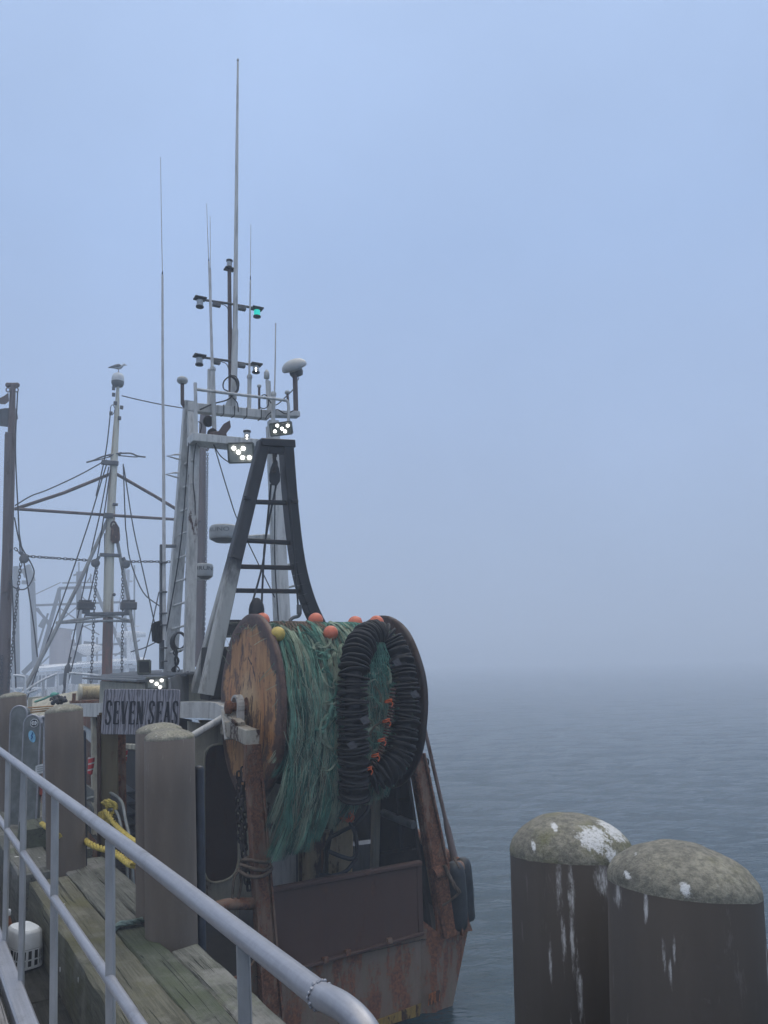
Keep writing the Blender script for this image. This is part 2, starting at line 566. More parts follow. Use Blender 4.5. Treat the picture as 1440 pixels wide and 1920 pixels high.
m_lampsoft = glow('lamp_dim', (1.0, 0.97, 0.9), 2.2)
m_green = glow('green_lens_lit', (0.02, 0.62, 0.50), 0.75)
m_lens = plain('clear_lens', (0.45, 0.48, 0.5), 0.15, 0, 0.2, 40, 0.2)
m_flood = plain('floodlight_face', (0.11, 0.12, 0.10), 0.3, 0, 0.3, 12, 0.1)
m_floodlit = plain('floodlight_reflector', (0.36, 0.37, 0.33), 0.35, 0, 0.2, 12, 0.1)
m_casing = plain('floodlight_casing', (0.035, 0.037, 0.037), 0.55, 0, 0.35, 10, 0.2)
m_float_o = plain('float_salmon', (0.66, 0.17, 0.09), 0.5, 0, 0.14, 8, 0.12)
m_float_y = plain('float_yellow', (0.55, 0.40, 0.09), 0.5, 0, 0.2, 8, 0.12)
m_orange = plain('orange_twine', (0.62, 0.11, 0.025), 0.7, 0, 0.3, 40, 0.4)
m_yrope = plain('yellow_rope', (0.42, 0.33, 0.07), 0.75, 0, 0.35, 30, 0.5)
m_trope = plain('teal_rope', (0.16, 0.22, 0.20), 0.8, 0, 0.3, 30, 0.5)
m_brope = plain('brown_rope', (0.10, 0.075, 0.055), 0.85, 0, 0.35, 30, 0.5)
m_glass = plain('wheelhouse_glass', (0.03, 0.036, 0.045), 0.15, 0, 0.3, 3, 0.02)
m_red = plain('red_cloth', (0.42, 0.025, 0.025), 0.75, 0, 0.2, 20, 0.2)
m_white = plain('white_cloth', (0.62, 0.62, 0.6), 0.75, 0, 0.1, 20, 0.2)
m_legpaint = rusty('pale_leg_paint', (0.30, 0.31, 0.30), 0.3, 2, .2, .55)
m_fogwhite = rusty('far_white_paint', (0.74, 0.75, 0.75), 0.2, 1.2, 0.2, 0.5)
m_fogdark = plain('far_dark_steel', (0.03, 0.03, 0.032), 0.7, 0, 0.4, 1.5)
m_foggrey = plain('far_grey_steel', (0.10, 0.105, 0.11), 0.7, 0, 0.3, 1.5)
m_galv = plain('galvanised_steel', (0.17, 0.185, 0.18), 0.5, 0.2, 0.3, 7, 0.12)
m_letter = plain('black_letter_paint', (0.012, 0.014, 0.022), 0.6, 0, 0.3, 20, 0.3)

# ================================================================ SETTING: water, pier deck
t = T('harbour_water', 0.06)
_c = t.mp((1, 1, 1), (0, 0, R(-12)))
_a = t.noise(t.mp((1.0, 2.6, 1), co=_c), 2.3, 5, 0.55, 0.4)
_b = t.noise(t.mp((1.0, 2.0, 1), co=_c), 8.5, 4, 0.55, 0.3)
t.col((0.012, 0.042, 0.058))
t.b.inputs['IOR'].default_value = 1.33
t.bump(t.math('MULTIPLY_ADD', _b, 0.38, _a), 0.8, 0.12)
m_water = t.m
mb = MB()
ring_r = [0.6]
while ring_r[-1] < 950:
    ring_r.append(ring_r[-1] * 1.028 + 0.02)
NA = 300
def swell(x, y, r):
    k = max(0.0, 1 - r / 120.0)
    if k <= 0:
        return WL
    q = V((x * 0.55 + y * 0.1, y * 1.0 - x * 0.12, 0))
    h = noise.noise(q * 0.9) * 0.045 + noise.noise(q * 2.1 + V((7, 3, 1))) * 0.026
    return WL + h * k
rings = []
angs = [(-180 + 360 * i / NA) for i in range(NA)]
for r in ring_r:
    rg = []
    for a in angs:
        x, y = r * math.sin(R(a)), 6 + r * math.cos(R(a))
        rg.append(V((x, y, swell(x, y, r))))
    rings.append(rg)
mb.loft(rings, 0, True, True, False)
mb.add(rings[0], [tuple(range(NA))])
build(mb, 'water', m_water, kind='structure')

m_deckdark = wood('pier_deck_wood', (0.030, 0.031, 0.028), (0.055, 0.055, 0.05), 0.2, DANG, 1.0, (0.03, 0.04, 0.02))
mb = MB()
for i in range(26):
    v0 = -3 + i * 0.62
    mb.bar(dk(-5.0, v0 + 0.3, 1.62), dk(1.22, v0 + 0.3, 1.62 - random.uniform(0, .006)), 0.605, 0.14, DK, 0.05)
build(mb, 'pier_deck', m_deckdark, kind='structure')
m_bearer = wood('pier_bearer_wood', (0.035, 0.033, 0.03), (0.06, 0.057, 0.05), 0.3, DANG)
for u in (1.45, -1.2, -3.8):
    b_ = MB()
    b_.bar(dk(u, -3, 1.35), dk(u, 13, 1.35), 0.22, 0.36, DN, 0.08)
    build(b_, 'pier_bearer', m_bearer, label='dark heavy pier bearer timber under the planking' if u > 0 else 'dark bearer timber hidden under the pier deck, %s' % ('towards the land' if u < -2 else 'below the gangway'), cat='beam')

# ---------------------------------------------------------------- big dock timbers and planks
m_olive = wood('olive_mossy_timber', (0.095, 0.093, 0.066), (0.165, 0.16, 0.12), 0.55, DANG, 1.0, (0.105, 0.102, 0.048), (0.215, 0.21, 0.172))
m_greyt = wood('grey_green_timber', (0.105, 0.108, 0.09), (0.185, 0.187, 0.16), 0.35, DANG, 1.0, (0.09, 0.11, 0.05), (0.26, 0.255, 0.235))
m_greent = wood('green_wet_timber', (0.07, 0.078, 0.06), (0.125, 0.133, 0.104), 0.65, DANG, 1.0, (0.072, 0.088, 0.048), (0.20, 0.2, 0.175))
def timber(u0, u1, v0, v1, z0, z1, m, label, group=None, skew=0.0):
    """a sawn timber with slightly uneven edges and end"""
    b_ = MB()
    n = max(6, int((v1 - v0) / 0.12))
    rings = []
    for i in range(n + 1):
        v = v0 + (v1 - v0) * i / n
        def j(k, a=0.006):
            return noise.noise(V((v * 1.7 + k * 11.3, k * 3.1, u0 * 9))) * a * 2
        c = 0.012
        pr = [(u0 + c, z1), (u0, z1 - c), (u0, z0), (u1, z0), (u1, z1 - c), (u1 - c, z1), ((u0 + u1) / 2, z1 + 0.002)]
        rings.append([dk(uu + j(k) + (0.010 * noise.noise(V((v * 5, k, 2))) if 0 < k < 6 else 0), v + skew * (uu - u0), zz + j(k + 9, 0.004)) for k, (uu, zz) in enumerate(pr)])
    b_.loft(rings, 0, False)
    c0 = dk((u0 + u1) / 2, (v0 + v1) / 2, z0)
    return build(b_, 'dock_timber', m, label=label, cat='timber', group=group, loc=c0)
TG = 'heavy timbers along the dock edge'
timber(.935, 1.205, 1.2, 6.42, 1.69, 2.0, m_olive, 'olive mossy square timber beside the gangway handrail, white laundry basket against it', TG)
timber(.90, 1.19, 6.6, 13, 1.69, 2.01, m_greyt, 'grey square timber continuing the olive one beyond the dark notch', TG)
timber(1.215, 1.385, 0.6, 5.0, 1.72, 1.99, m_greent, 'green wet plank between the olive timber and the outermost plank, with gull droppings', TG)
timber(1.215, 1.385, 5.015, 6.75, 1.72, 2.0, m_greyt, 'grey green plank that runs past the pair of brown pilings', TG)
timber(1.215, 1.385, 6.95, 13, 1.72, 2.0, m_greent, 'green plank at the foot of the far lone piling', TG)
timber(1.395, 1.56, 1.0, 4.50, 1.74, 1.985, m_greyt, 'outermost grey plank that ends at the foot of the pair of brown pilings', TG, 0.2)
timber(1.395, 1.57, 4.98, 6.95, 1.74, 1.99, m_greyt, 'short grey outer plank between the pilings, yellow rope below its edge', TG)
timber(1.395, 1.56, 7.3, 13, 1.74, 1.99, m_greyt, 'outer grey plank beyond the far lone piling', TG)
timber(1.05, 1.55, 7.55, 8.05, 2.0, 2.16, m_greent, 'low green block of timber lying across the planks before the grey pipe posts', TG)

# ---------------------------------------------------------------- pilings
def pile_mat(name, drips=(), shade=1.0):
    t = T(name, 0.5)
    n = t.noise(t.mp((2, 2, 0.35)), 3, 6, 0.6)
    n2 = t.noise(t.mp((9, 9, 0.5)), 3, 4, 0.6)
    k = lambda *c: tuple(x * shade for x in c)
    c = t.mix(t.ramp(n, 0.3, 0.7), k(0.122, 0.098, 0.077), k(0.165, 0.134, 0.107))
    c = t.mix(t.math('MULTIPLY', t.ramp(n2, 0.55, 0.8), 0.12), c, k(0.21, 0.185, 0.165))
    c = t.mix(t.math('MULTIPLY', t.ramp(t.noise(None, 38, 4, 0.7), 0.62, 0.75), 0.35), c, k(0.24, 0.22, 0.20))
    sc = t.math('MULTIPLY', t.ramp(t.noise(t.mp((14, 14, 2.2)), 2.5, 6, 0.75), 0.60, 0.66), t.ramp(t.noise(None, 2.2, 3, 0.6), 0.45, 0.6))
    c = t.mix(t.math('MULTIPLY', sc, 0.5), c, k(0.30, 0.27, 0.245))
    c = t.mix(t.math('MULTIPLY', t.ramp(t.noise(t.mp((3, 3, 1)), 2.4, 7, 0.75), 0.54, 0.68), 0.45), c, k(0.06, 0.05, 0.043))
    if drips:
        mk_ = t.math('MULTIPLY', t.splat(drips, 120, 2.4, 0.8, .22), t.ramp(t.noise(t.mp((1, 1, .3)), 60, 6, .75), .38, .62))
        c = t.mix(t.math('MULTIPLY', mk_, 0.8), c, (0.50, 0.50, 0.49))
    t.col(c)
    t.rgh(t.math('MULTIPLY_ADD', n, 0.2, 0.55))
    t.bump(t.noise(None, 24, 5, 0.7), 0.15, 0.003)
    return t.m
def cap_mat(name, spl_=(), moss=0.4):
    t = T(name, 0.9)
    n = t.noise(None, 6, 8, 0.7)
    n2 = t.noise(None, 75, 6, 0.75)
    c = t.mix(t.ramp(n, 0.32, 0.68), (0.21, 0.20, 0.165), (0.40, 0.375, 0.29))
    c = t.mix(t.ramp(n2, 0.38, 0.62), t.mix(0.62, c, (0.09, 0.09, 0.075)), c)
    c = t.mix(t.math('MULTIPLY', t.ramp(t.noise(None, 130, 4, 0.7), 0.60, 0.72), 0.6), c, (0.46, 0.44, 0.38))
    c = t.mix(t.math('MULTIPLY', t.ramp(t.noise(None, 9, 6, 0.7), 0.62 - 0.25 * moss, 0.8 - 0.2 * moss), 0.75), c, (0.15, 0.15, 0.065))
    if spl_:
        mk_ = t.splat(spl_, 120, 2.2, 0.45)
        c = t.mix(t.math('MULTIPLY', mk_, t.ramp(t.noise(None, 150, 6, .8), .30, .52)), c, (0.74, 0.74, 0.72))
    t.col(c)
    t.bump(t.math('MULTIPLY_ADD', n2, 0.6, n), 0.9, 0.012)
    return t.m
m_pile = pile_mat('brown_grey_piling')
m_cap = cap_mat('concrete_cap', ((0.01, -0.11, 0.05, 0.012, 0.02, 0.02), (-0.05, -0.12, 0.04, 0.01, 0.01, 0.02)))
def piling(top, bottom, r, domeh, label, group, mp_=None, mc_=None, irregular=0.0):
    top, bottom = V(top), V(bottom)
    bottom = top + (bottom - top) * ((-1.5 - top.z) / (bottom.z - top.z))    # driven into the harbour bed
    ax = (top - bottom).normalized()
    M = frame(top, ax, V((1, 0, 0)))
    L = (top - bottom).length
    b_ = MB()
    b_.lathe([(r, -L), (r, -L * 0.5), (r, -0.3), (r, -0.004), (r - 0.004, 0.0)], n=48)
    o = build(b_, 'piling', mp_ or m_pile, label=label, cat='piling', group=group, M=M)
    b_ = MB()
    pr = []
    for i in range(15):
        a = i / 14 * math.pi / 2
        pr.append(((r * 1.004) * math.cos(a), 0.002 + domeh * math.sin(a) ** 1.12))
    b_.lathe([(r * 0.98, -0.02)] + pr, n=48)
    for i, p in enumerate(b_.v):
        q = p.normalized() * 1.0
        d = noise.noise(V((p.x * 9, p.y * 9, p.z * 9 + domeh * 50))) * 0.0035 + noise.noise(p * 34 + V((domeh * 77, 0, 0))) * 0.0022
        low = noise.noise(V((p.x * 6 + 5, p.y * 6, 3.3 + domeh * 31))) * irregular
        p.z += d + (low if p.z < 0.03 else low * 0.5)
        if p.z > 0.0:
            p.x += d * 0.6
    build(b_, 'cap', mc_ or m_cap, o, M=M)
    return o
PG = 'dark round pilings with concrete domes'
y1 = 4.83
piling(at(318, 1384, y1), at(322, 1790, y1) , .1475, .055, 'front piling of the pair before the weathered name board, black fender strip at its side', PG, irregular=0.02)
piling(at(298, 1371, 5.12), at(301, 1770, 5.12), .145, .05, 'rear piling of the pair before the name board, mostly hidden by the front one', PG)
piling(at(120, 1334, 6.35), at(124, 1600, 6.35), .143, .055, 'lone piling between the round topped pipe posts and the pair under the name board', PG)
piling(at(24, 1307, 8.85), at(28, 1640, 8.85), .143, .05, 'farthest piling, cut by the left frame edge, behind the grey pipe posts', PG)
# the two big ones close to the camera
rr = 0.148
dripL = [(-0.062, -.135, -.05, .010, .03, .07), (-0.058, -.135, -.13, .006, .03, .11), (-0.038, -.14, -.07, .008, .03, .10), (-0.040, -.14, -.17, .005, .03, .06), (-0.030, -.145, -.24, .006, .03, .10),
         (-0.022, -.145, -.36, .005, .03, .06), (-0.05, -.145, -.33, .004, .03, .06), (0.035, -.14, -.035, .02, .03, .05), (0.055, -.13, -.10, .007, .03, .05), (0.06, -.13, -.42, .004, .03, .04), (-0.085, -.12, -.2, .004, .03, .05), (0.065, -.13, -.16, .005, .03, .03)]
capL = [(0.030, -.115, .052, .045, .05, .035), (0.012, -.12, .035, .02, .03, .03), (0.095, -.055, .066, .045, .065, .04), (0.062, -.128, .012, .018, .02, .02), (-0.055, -.08, .067, .007, .03, .014), (-.108, -.09, .03, .005, .04, .012), (-0.02, -.13, .02, .02, .006, .006)]
dripR = [(-.085, -.12, -.10, .004, .03, .035), (-.108, -.10, -.025, .0035, .03, .035), (-0.068, -.13, -.085, .003, .03, .03), (-.075, -.13, -.13, .003, .03, .03), (.125, -.07, -.12, .004, .03, .05), (.13, -.06, -.17, .003, .03, .03), (-.02, -.145, -.25, .003, .03, .018), (-.142, -.03, -.02, .006, .03, .03)]
capR = [(-0.045, -.138, .016, .012, .02, .014), (-.075, -.01, .078, .02, .006, .008), (-.13, -.06, .02, .006, .02, .008), (0.02, .02, .09, .03, .005, .004), (-.105, -.03, .06, .006, .014, .006)]
def sc_(items, k):
    return [(x * k, y * k, z * k, a * k, b * k, c * k) for x, y, z, a, b, c in items]
piling(at(1072, 1601, 1.86), at(1104, 2250, 1.80), .138, .085, 'big piling close by with two white gull splashes on its dome', 'pair of big pilings close to the rail', pile_mat('streaked_piling', sc_(dripL, .93), .40), cap_mat('streaked_cap', sc_(capL, .93), 0.75), .010)
piling(at(1280, 1657, 1.455), at(1312, 2400, 1.42), .1275, .067, 'nearest piling of all, broad tan concrete dome nearly free of droppings', 'pair of big pilings close to the rail', pile_mat('nearest_piling', sc_(dripR, .86), .42), cap_mat('nearest_cap', sc_(capR, .86), 0.3), .008)

# fender strips standing by the pilings
def strip(p0, p1, r, m, label, name='fender_strip', clip=True):
    b_ = MB()
    p0, p1 = V(p0), V(p1)
    p1 = p0 + (p1 - p0) * ((-.2 - p0.z) / (p1.z - p0.z))
    ax = (p0 - p1).normalized()
    b_.lathe([(r, -(p0 - p1).length), (r, -0.01), (r * 0.8, 0.008), (r * .3, 0.014)], p0, ax, 14)
    o = build(b_, name, m, label=label, cat='fender strip', group='dark strips standing beside the pilings', loc=p1)
    if clip:
        b_ = MB()
        for k in (0.18, 0.62):
            q = p0.lerp(p1, k)
            b_.box(q - V((r * 1.0, -.01, 0)), r * 1.1, 0.03, 0.05)
        build(b_, 'bolted_clamp', m_galv, o)
    return o
strip(at(372, 1440, 4.98), at(376, 1850, 4.98), .036, m_navy, 'navy black fender strip with rounded top beside the pair of pilings')
strip(at(156, 1372, 6.45), at(158, 1605, 6.45), .021, m_navy, 'thin black strip on the boat side of the lone piling', clip=False)
strip(at(1452, 1795, 1.60), at(1470, 2300, 1.60), .03, m_navy, 'black strip peeping out behind the nearest piling at the right frame edge', clip=False)

# galvanised round-topped pipe posts
def pipepost(p0, p1, wd, label, sticker=False):
    p0, p1 = V(p0), V(p1)
    r_ = root('pipe_post', p1, label, 'post', 'grey round topped pipe posts')
    ax = (p0 - p1).normalized()
    L = (p0 - p1).length
    M = frame(p0, V((0.25, -1, 0)), V((1, 0, 0)))
    M = Matrix(((1, 0, 0, p0.x), (0, 0, -1, p0.y), (0, 1, 0, p0.z), (0, 0, 0, 1))) @ Matrix.Rotation(0.0, 4, 'X')
    b_ = MB()
    dx = (p1 - p0)
    def ringz(z, g):
        pts = []
        for i in range(13):
            a = math.pi * i / 12
            pts.append(V((wd * g * math.cos(a), wd * g * math.sin(a) - wd, z)))
        for i in range(2):
            s_ = -1 if i == 0 else 1
            pts.append(V((wd * g * s_ + dx.x, -L, z)))
        return pts
    b_.loft([ringz(-0.09, .97), ringz(-0.075, 1), ringz(-0.012, 1), ringz(0, .93)], 0, False)
    build(b_, 'plate', m_galv, r_, M=M)
    b_ = MB()
    edge = [V((wd * 1.02 * math.cos(math.pi * i / 16), wd * 1.02 * math.sin(math.pi * i / 16) - wd, -0.004)) for i in range(17)]
    b_.tube([V((wd * 1.02 + dx.x, -L, -.004))] + edge + [V((-wd * 1.02 + dx.x, -L, -.004))], 0.009, 6)
    build(b_, 'rolled_edge', m_alu, r_, M=M)
    if sticker:
        b_ = MB()
        c = V((wd * .30, -wd * 0.95, 0.004))
        R0 = wd * .5
        b_.loft([[c + V((R0 * math.cos(6.283 * k / 28), R0 * math.sin(6.283 * k / 28), z)) for k in range(28)] for z in (-.004, 0.0)], 0)
        s_ = build(b_, 'round_sticker', m_letter, r_, M=M)
        b_ = MB()
        b_.tube([c + V((R0 * .95 * math.cos(6.283 * k / 28), R0 * .95 * math.sin(6.283 * k / 28), 0.001)) for k in range(28)], 0.0035, 5, 0, False, True)
        for a in (R(42), R(138)):
            d = V((math.cos(a), math.sin(a), 0)) * R0 * .62
            b_.bar(c - d + V((0, 0, .002)), c + d + V((0, 0, .002)), 0.017, 0.004, V((-d.y, d.x, 0)), 0.1)
        for a in (0, math.pi):
            d = V((math.cos(a), math.sin(a), 0))
            b_.bar(c + d * R0 * .45 + V((0, 0, .002)), c + d * R0 * .75 + V((0, 0, .002)), 0.012, 0.004, V((0, 1, 0)), 0.1)
        build(b_, 'cross_emblem', m_plasticw, s_, M=M)
        b_ = MB()
        c = V((wd * .12, -wd * 2.55, 0.004))
        b_.loft([[c + V((wd * .42 * math.cos(6.283 * k / 24) + 0.18 * wd * math.sin(6.283 * k / 24) * -1, wd * .72 * math.sin(6.283 * k / 24), z)) for k in range(24)] for z in (-.004, 0.0)], 0)
        build(b_, 'oval_sticker', plain('pale_blue_sticker', (0.22, 0.48, 0.66), 0.5, 0, 0.25, 30), r_, M=M)
        b_ = MB()
        b_.tube([c + V((wd * (.1 * math.sin(k * 1.9)), wd * (.45 - k * .13), .002)) for k in range(7)], 0.006, 5)
        build(b_, 'blue_scribble', plain('blue_ink', (0.02, 0.12, 0.30), 0.5), r_, M=M)
    return r_
pipepost(at(36, 1324, 8.0), at(28, 1590, 8.0), .082, 'plain grey round topped pipe post in front of the farthest piling')
pipepost(at(61, 1341, 7.7), at(50, 1580, 7.7), .078, 'grey round topped post with a white cross emblem and a pale blue oval sticker', True)
# aluminium frame of the little ladder by the lone piling
r_ = root('ladder_frame', at(80, 1560, 7.0), 'thin aluminium ladder frame standing left of the lone piling', 'ladder')
b_ = MB()
b_.tube(spl([at(78, 1356, 7.0), at(76, 1347, 7.0), at(81, 1345, 7.02), at(84, 1356, 7.05), at(84, 1440, 7.05), at(82, 1560, 7.05)], 5), .016, 8)
build(b_, 'upright', m_alu, r_)
b_ = MB()
for y_ in (1395, 1432, 1480, 1530):
    b_.tube([at(83, y_, 7.05), at(92, y_ - 2, 7.3)], .012, 6)
build(b_, 'rung', m_alu, r_)
b_ = MB()
b_.plate([at(67, 1436, 7.6), at(83, 1431, 7.6), at(82, 1449, 7.6), at(66, 1452, 7.6)], .006)
sg = build(b_, 'paper_notice', m_plasticw, label='small pale paper notice left of the lone piling', cat='notice', loc=at(75, 1442, 7.6))
b_ = MB()
for y_ in (1438, 1442, 1446):
    b_.bar(at(70, y_ + .5, 7.592), at(80, y_ - 1, 7.592), .006, .003, UP)
build(b_, 'text_lines', m_galv, sg)
b_ = MB()
b_.loft([[at(65 + a, 1462 + b + k * 3, 7.75 + 0.1 * k) for a, b in ((0, 4), (8, 0), (17, -6), (19, 18), (12, 30), (2, 22))] for k in (0, 1)], 0, False)
build(b_, 'red_crate', plain('faded_red', (0.50, 0.09, 0.06), 0.6), label='small red crate glimpsed low behind the lone piling', cat='crate', loc=at(74, 1480, 7.75))
r_ = root('stacked_boards', at(75, 1335, 9.3), 'three pale orange boards stacked behind the lone piling', 'boards')
for k, (xa, xb, yy) in enumerate(((50, 100, 1325), (54, 92, 1329.5), (54, 86, 1334))):
    b_ = MB()
    b_.bar(at(xa, yy + 2.2, 9.3), at(xb, yy - 1.2, 9.4), .16, .016, V((.3, 1, 0)), .1)
    build(b_, 'board', plain('orange_board' if k == 0 else 'orange_board_%s' % 'ab'[k - 1], (0.50, 0.30, 0.15), 0.7, 0, 0.25, 12), r_)

# ---------------------------------------------------------------- gangway with handrail
g = root('gangway', dk(0.6, 2.5, 1.95), 'aluminium gangway with grey boards and a double round handrail', 'gangway')
hr = V((0, 0, 3.0))
e = [at(600, 1866, 1.318), at(640, 1886, 1.262), at(672, 1914, 1.222), at(696, 1950, 1.20), at(712, 2000, 1.19), at(722, 2070, 1.19), at(728, 2200, 1.19)]
POSTV = []
for px_ in (3, 35, 97, 205, 458):
    d_ = ray(px_, 1600)
    k_ = .60 / d_.dot(DN)
    POSTV.append((d_ * k_).dot(DK))
path = [dk(.597, 9.0, 3.0), dk(.597, 4.5, 3.0), dk(.60, 2.6, 3.0), e[0]]
b_ = MB().tube(spl(path, 6) + spl(e, 5)[1:], .0196, 18)
tr = build(b_, 'top_rail', m_alu, g)
b_ = MB()
dd = (e[1] - path[-2]).normalized()
o_ = dd.orthogonal().normalized()
for k in range(18):
    a = 6.283 * k / 18
    n_ = o_.copy()
    n_.rotate(Matrix.Rotation(a, 3, dd))
    b_.ball(e[0] + n_ * .0199 + dd * .0025 * math.sin(k * 2.3), .0034, 8)
build(b_, 'weld', m_weld, tr)
b_ = MB().tube([dk(.625, 9.0, 2.59), dk(.62, 4.5, 2.59), dk(.615, 2.4, 2.59), dk(.605, 1.3, 2.59)], .0158, 16)
mr = build(b_, 'middle_rail', m_alu, g)
m_post = T('rail_post', 0.4, 0.4)
_n = m_post.noise(m_post.mp((3, 3, 1)), 5, 5, 0.6)
m_post.col(m_post.mix(m_post.ramp(_n, .3, .7), (0.34, 0.35, 0.355), (0.46, 0.47, 0.48)))
m_post = m_post.m
for vv_ in POSTV + [POSTV[0] + 1.1, POSTV[0] + 2.2]:
    b_ = MB()
    top = dk(.60, vv_, 2.985)
    bot = dk(.655, vv_, 1.90)
    b_.bar(bot, top, .024, .030, V((1, 0.1, 0)), .10)
    po = build(b_, 'rail_post', m_post, g)
    b_ = MB()
    for k in range(9):
        b_.ball(dk(.618, vv_ + .03 - .007 * k, 2.59) + DN * .014, .0035, 6)
    build(b_, 'weld_bead', m_weld, po)
b_ = MB()
b_.bar(dk(.612, 0.6, 1.965), dk(.612, 9, 1.965), .085, .07, DN, .12)
build(b_, 'edge_channel', m_alu, g)
m_board = wood('gangway_board', (0.19, 0.18, 0.17), (0.30, 0.285, 0.27), 0.0, DANG, 1.0, light=(0.36, 0.35, 0.335))
b_ = MB()
k = 0
for u in (.475, .325, .175, .025, -.125, -.275, -.425):
    v = 0.6 + 0.2 * (k % 3)
    k += 1
    while v < 9:
        b_.bar(dk(u, v, 1.975), dk(u, v + .78, 1.975 + random.uniform(-.003, .003)), .132, .04, DN, .06)
        v += .79
build(b_, 'deck_boards', m_board, g)
b_ = MB()
for v in (1, 2.2, 3.4, 4.6, 5.8, 7.0, 8.2):
    b_.bar(dk(-.5, v, 1.90), dk(.568, v, 1.90), .06, .09, DK, .1)
build(b_, 'cross_bearers', m_casing, g)

# ---------------------------------------------------------------- white laundry basket, bottle
q = onz(42, 1806, 1.70)
bk = root('laundry_basket', q, 'white plastic laundry basket with slotted sides on the dark deck by the mossy timber', 'basket')
BX = (DN * 0.75 + DK * 0.2).normalized()
BY = V((-BX.y, BX.x, 0))
def bq(x, y, z):
    return q + (BX * x + BY * y + UP * z) * .74
def bring(z, a, b):
    pts = []
    for k in range(28):
        an = 6.28318 * k / 28
        cx, sy = math.cos(an), math.sin(an)
        pts.append(bq(a * abs(cx) ** .55 * (1 if cx > 0 else -1), b * abs(sy) ** .55 * (1 if sy > 0 else -1), z))
    return pts
zs = [(0.29, .085, .15), (.275, .098, .166), (.262, .104, .172), (.16, .113, .185), (.152, .114, .186)]
b_ = MB()
b_.loft([bring(z, a, b) for z, a, b in zs], 0, True)
build(b_, 'lid_shell', m_plasticw, bk)
b_ = MB()
r1, r2, r3, r4, r5 = [bring(z, a, b) for z, a, b in ((.15, .114, .186), (.138, .115, .187), (.076, .117, .19), (.064, .118, .19), (.0, .12, .192))]
r45 = bring(.014, .12, .192)
b_.loft([r1, r2], 0, True, True, False)
b_.loft([r3, r4], 0, True, True, False)
b_.loft([r45, r5], 0, True, True, True)
for ra_, rb_ in ((r2, r3), (r4, r45)):
    for k in range(28):
        for f in ((0.0, .34), (.86, 1.0)):
            l = (k + 1) % 28
            b_.add([ra_[k].lerp(ra_[l], f[0]), ra_[k].lerp(ra_[l], f[1]), rb_[k].lerp(rb_[l], f[1]), rb_[k].lerp(rb_[l], f[0])], [(0, 1, 2, 3)])
build(b_, 'slotted_side', m_plasticw, bk)
b_ = MB().loft([bring(.004, .10, .17), bring(.15, .098, .168)], 0, True)  # plain dark block filling the basket behind its slots
build(b_, 'dark_infill', m_dark, bk)
p_ = onz(11, 1776, 1.70)
bo = root('bottle', p_, 'small brown bottle with white cap beside the laundry basket', 'bottle')
b_ = MB().lathe([(.03, 0), (.032, .01), (.032, .13), (.022, .165), (.013, .185), (.013, .2)], p_, UP, 16)
build(b_, 'body', plain('amber_plastic', (0.22, 0.085, 0.04), 0.3), bo)
b_ = MB().lathe([(.016, .195), (.017, .2), (.017, .225), (.012, .232)], p_, UP, 14)
build(b_, 'cap', m_plasticw, bo)

# ---------------------------------------------------------------- weathered post and name board
ps = root('steel_pile', at(202, 1640, 7.4), 'rusty olive steel H pile carrying the weathered name board', 'post')
b_ = MB()
y_ = 7.5
pt, pb = at(203, 1335, y_), at(206, 1700, y_)
pb = pt + (pb - pt) * ((-1.2 - pt.z) / (pb.z - pt.z))
b_.bar(pt, pb, .17, .028, V((1, 0, 0)), .1)
build(b_, 'front_flange', rusty('olive_rust_steel', (0.12, 0.10, 0.055), .42, 2.5, .2, .65, grime=.6), ps)
b_ = MB()
b_.bar(pt + V((0, .11, 0)), pb + V((0, .11, 0)), .022, .19, V((1, 0, 0)), .1)
b_.bar(pt + V((0, .22, 0)), pb + V((0, .22, 0)), .17, .025, V((1, 0, 0)), .1)
build(b_, 'web', m_rust, ps)
b_ = MB()
b_.bar(at(189, 1340, y_ + .02), at(190, 1700, y_ + .02), .03, .12, V((1, 0, 0)), .1)
build(b_, 'side_angle', m_door, ps)

t = T('weathered_sign_board', 0.85)
_w = t.wave(t.mp((1, 0.16, 1)), 11, 12, 4, 1.3, 'X')
_n = t.noise(t.mp((30, 1.6, 1)), 2.2, 7, 0.7, 0.8)
_k = t.ramp(t.math('MULTIPLY_ADD', _n, 0.9, t.math('MULTIPLY', _w, 0.45)), 0.45, 0.72)
t.col(t.mix(_k, (0.135, 0.13, 0.142), t.mix(t.noise(None, 6, 5, .6), (0.25, 0.245, 0.27), (0.37, 0.36, 0.395))))
t.bump(_k, 0.8, 0.01)
m_sign = t.m
ys = 7.36
TL, TR, BL_, BR_ = at(193, 1291, ys), at(336, 1292, ys), at(189, 1376, ys), at(336, 1381, ys)
cx = (TL + TR + BL_ + BR_) / 4
X = (TR - TL).normalized()
Mx = Matrix(((X.x, 0, 0, cx.x), (0, 0, -1, cx.y), (X.z, 1, 0, cx.z), (0, 0, 0, 1)))
Mx = frame(cx, V((0, -1, 0)), X)
W_, H_ = (TR - TL).length, (TL - BL_).length
sgn = root('name_board', cx, 'weathered grey wooden board lettered SEVEN SEAS in black', 'sign')
b_ = MB()
def rrect(z, ins):
    pts = []
    r_c = .028
    for (sxx, syy, a0) in ((1, 1, 0), (-1, 1, 90), (-1, -1, 180), (1, -1, 270)):
        for k in range(5):
            a = R(a0 + 22.5 * k)
            pts.append(V((sxx * (W_ / 2 - r_c) + (r_c - ins) * math.cos(a) + .006 * noise.noise(V((sxx * 3, k, syy * 5))), syy * (H_ / 2 - r_c) + (r_c - ins) * math.sin(a), z)))
    return pts
b_.loft([rrect(-.035, 0), rrect(-.004, 0), rrect(0, .004)], 0, False)
build(b_, 'board', m_sign, sgn, M=Mx)
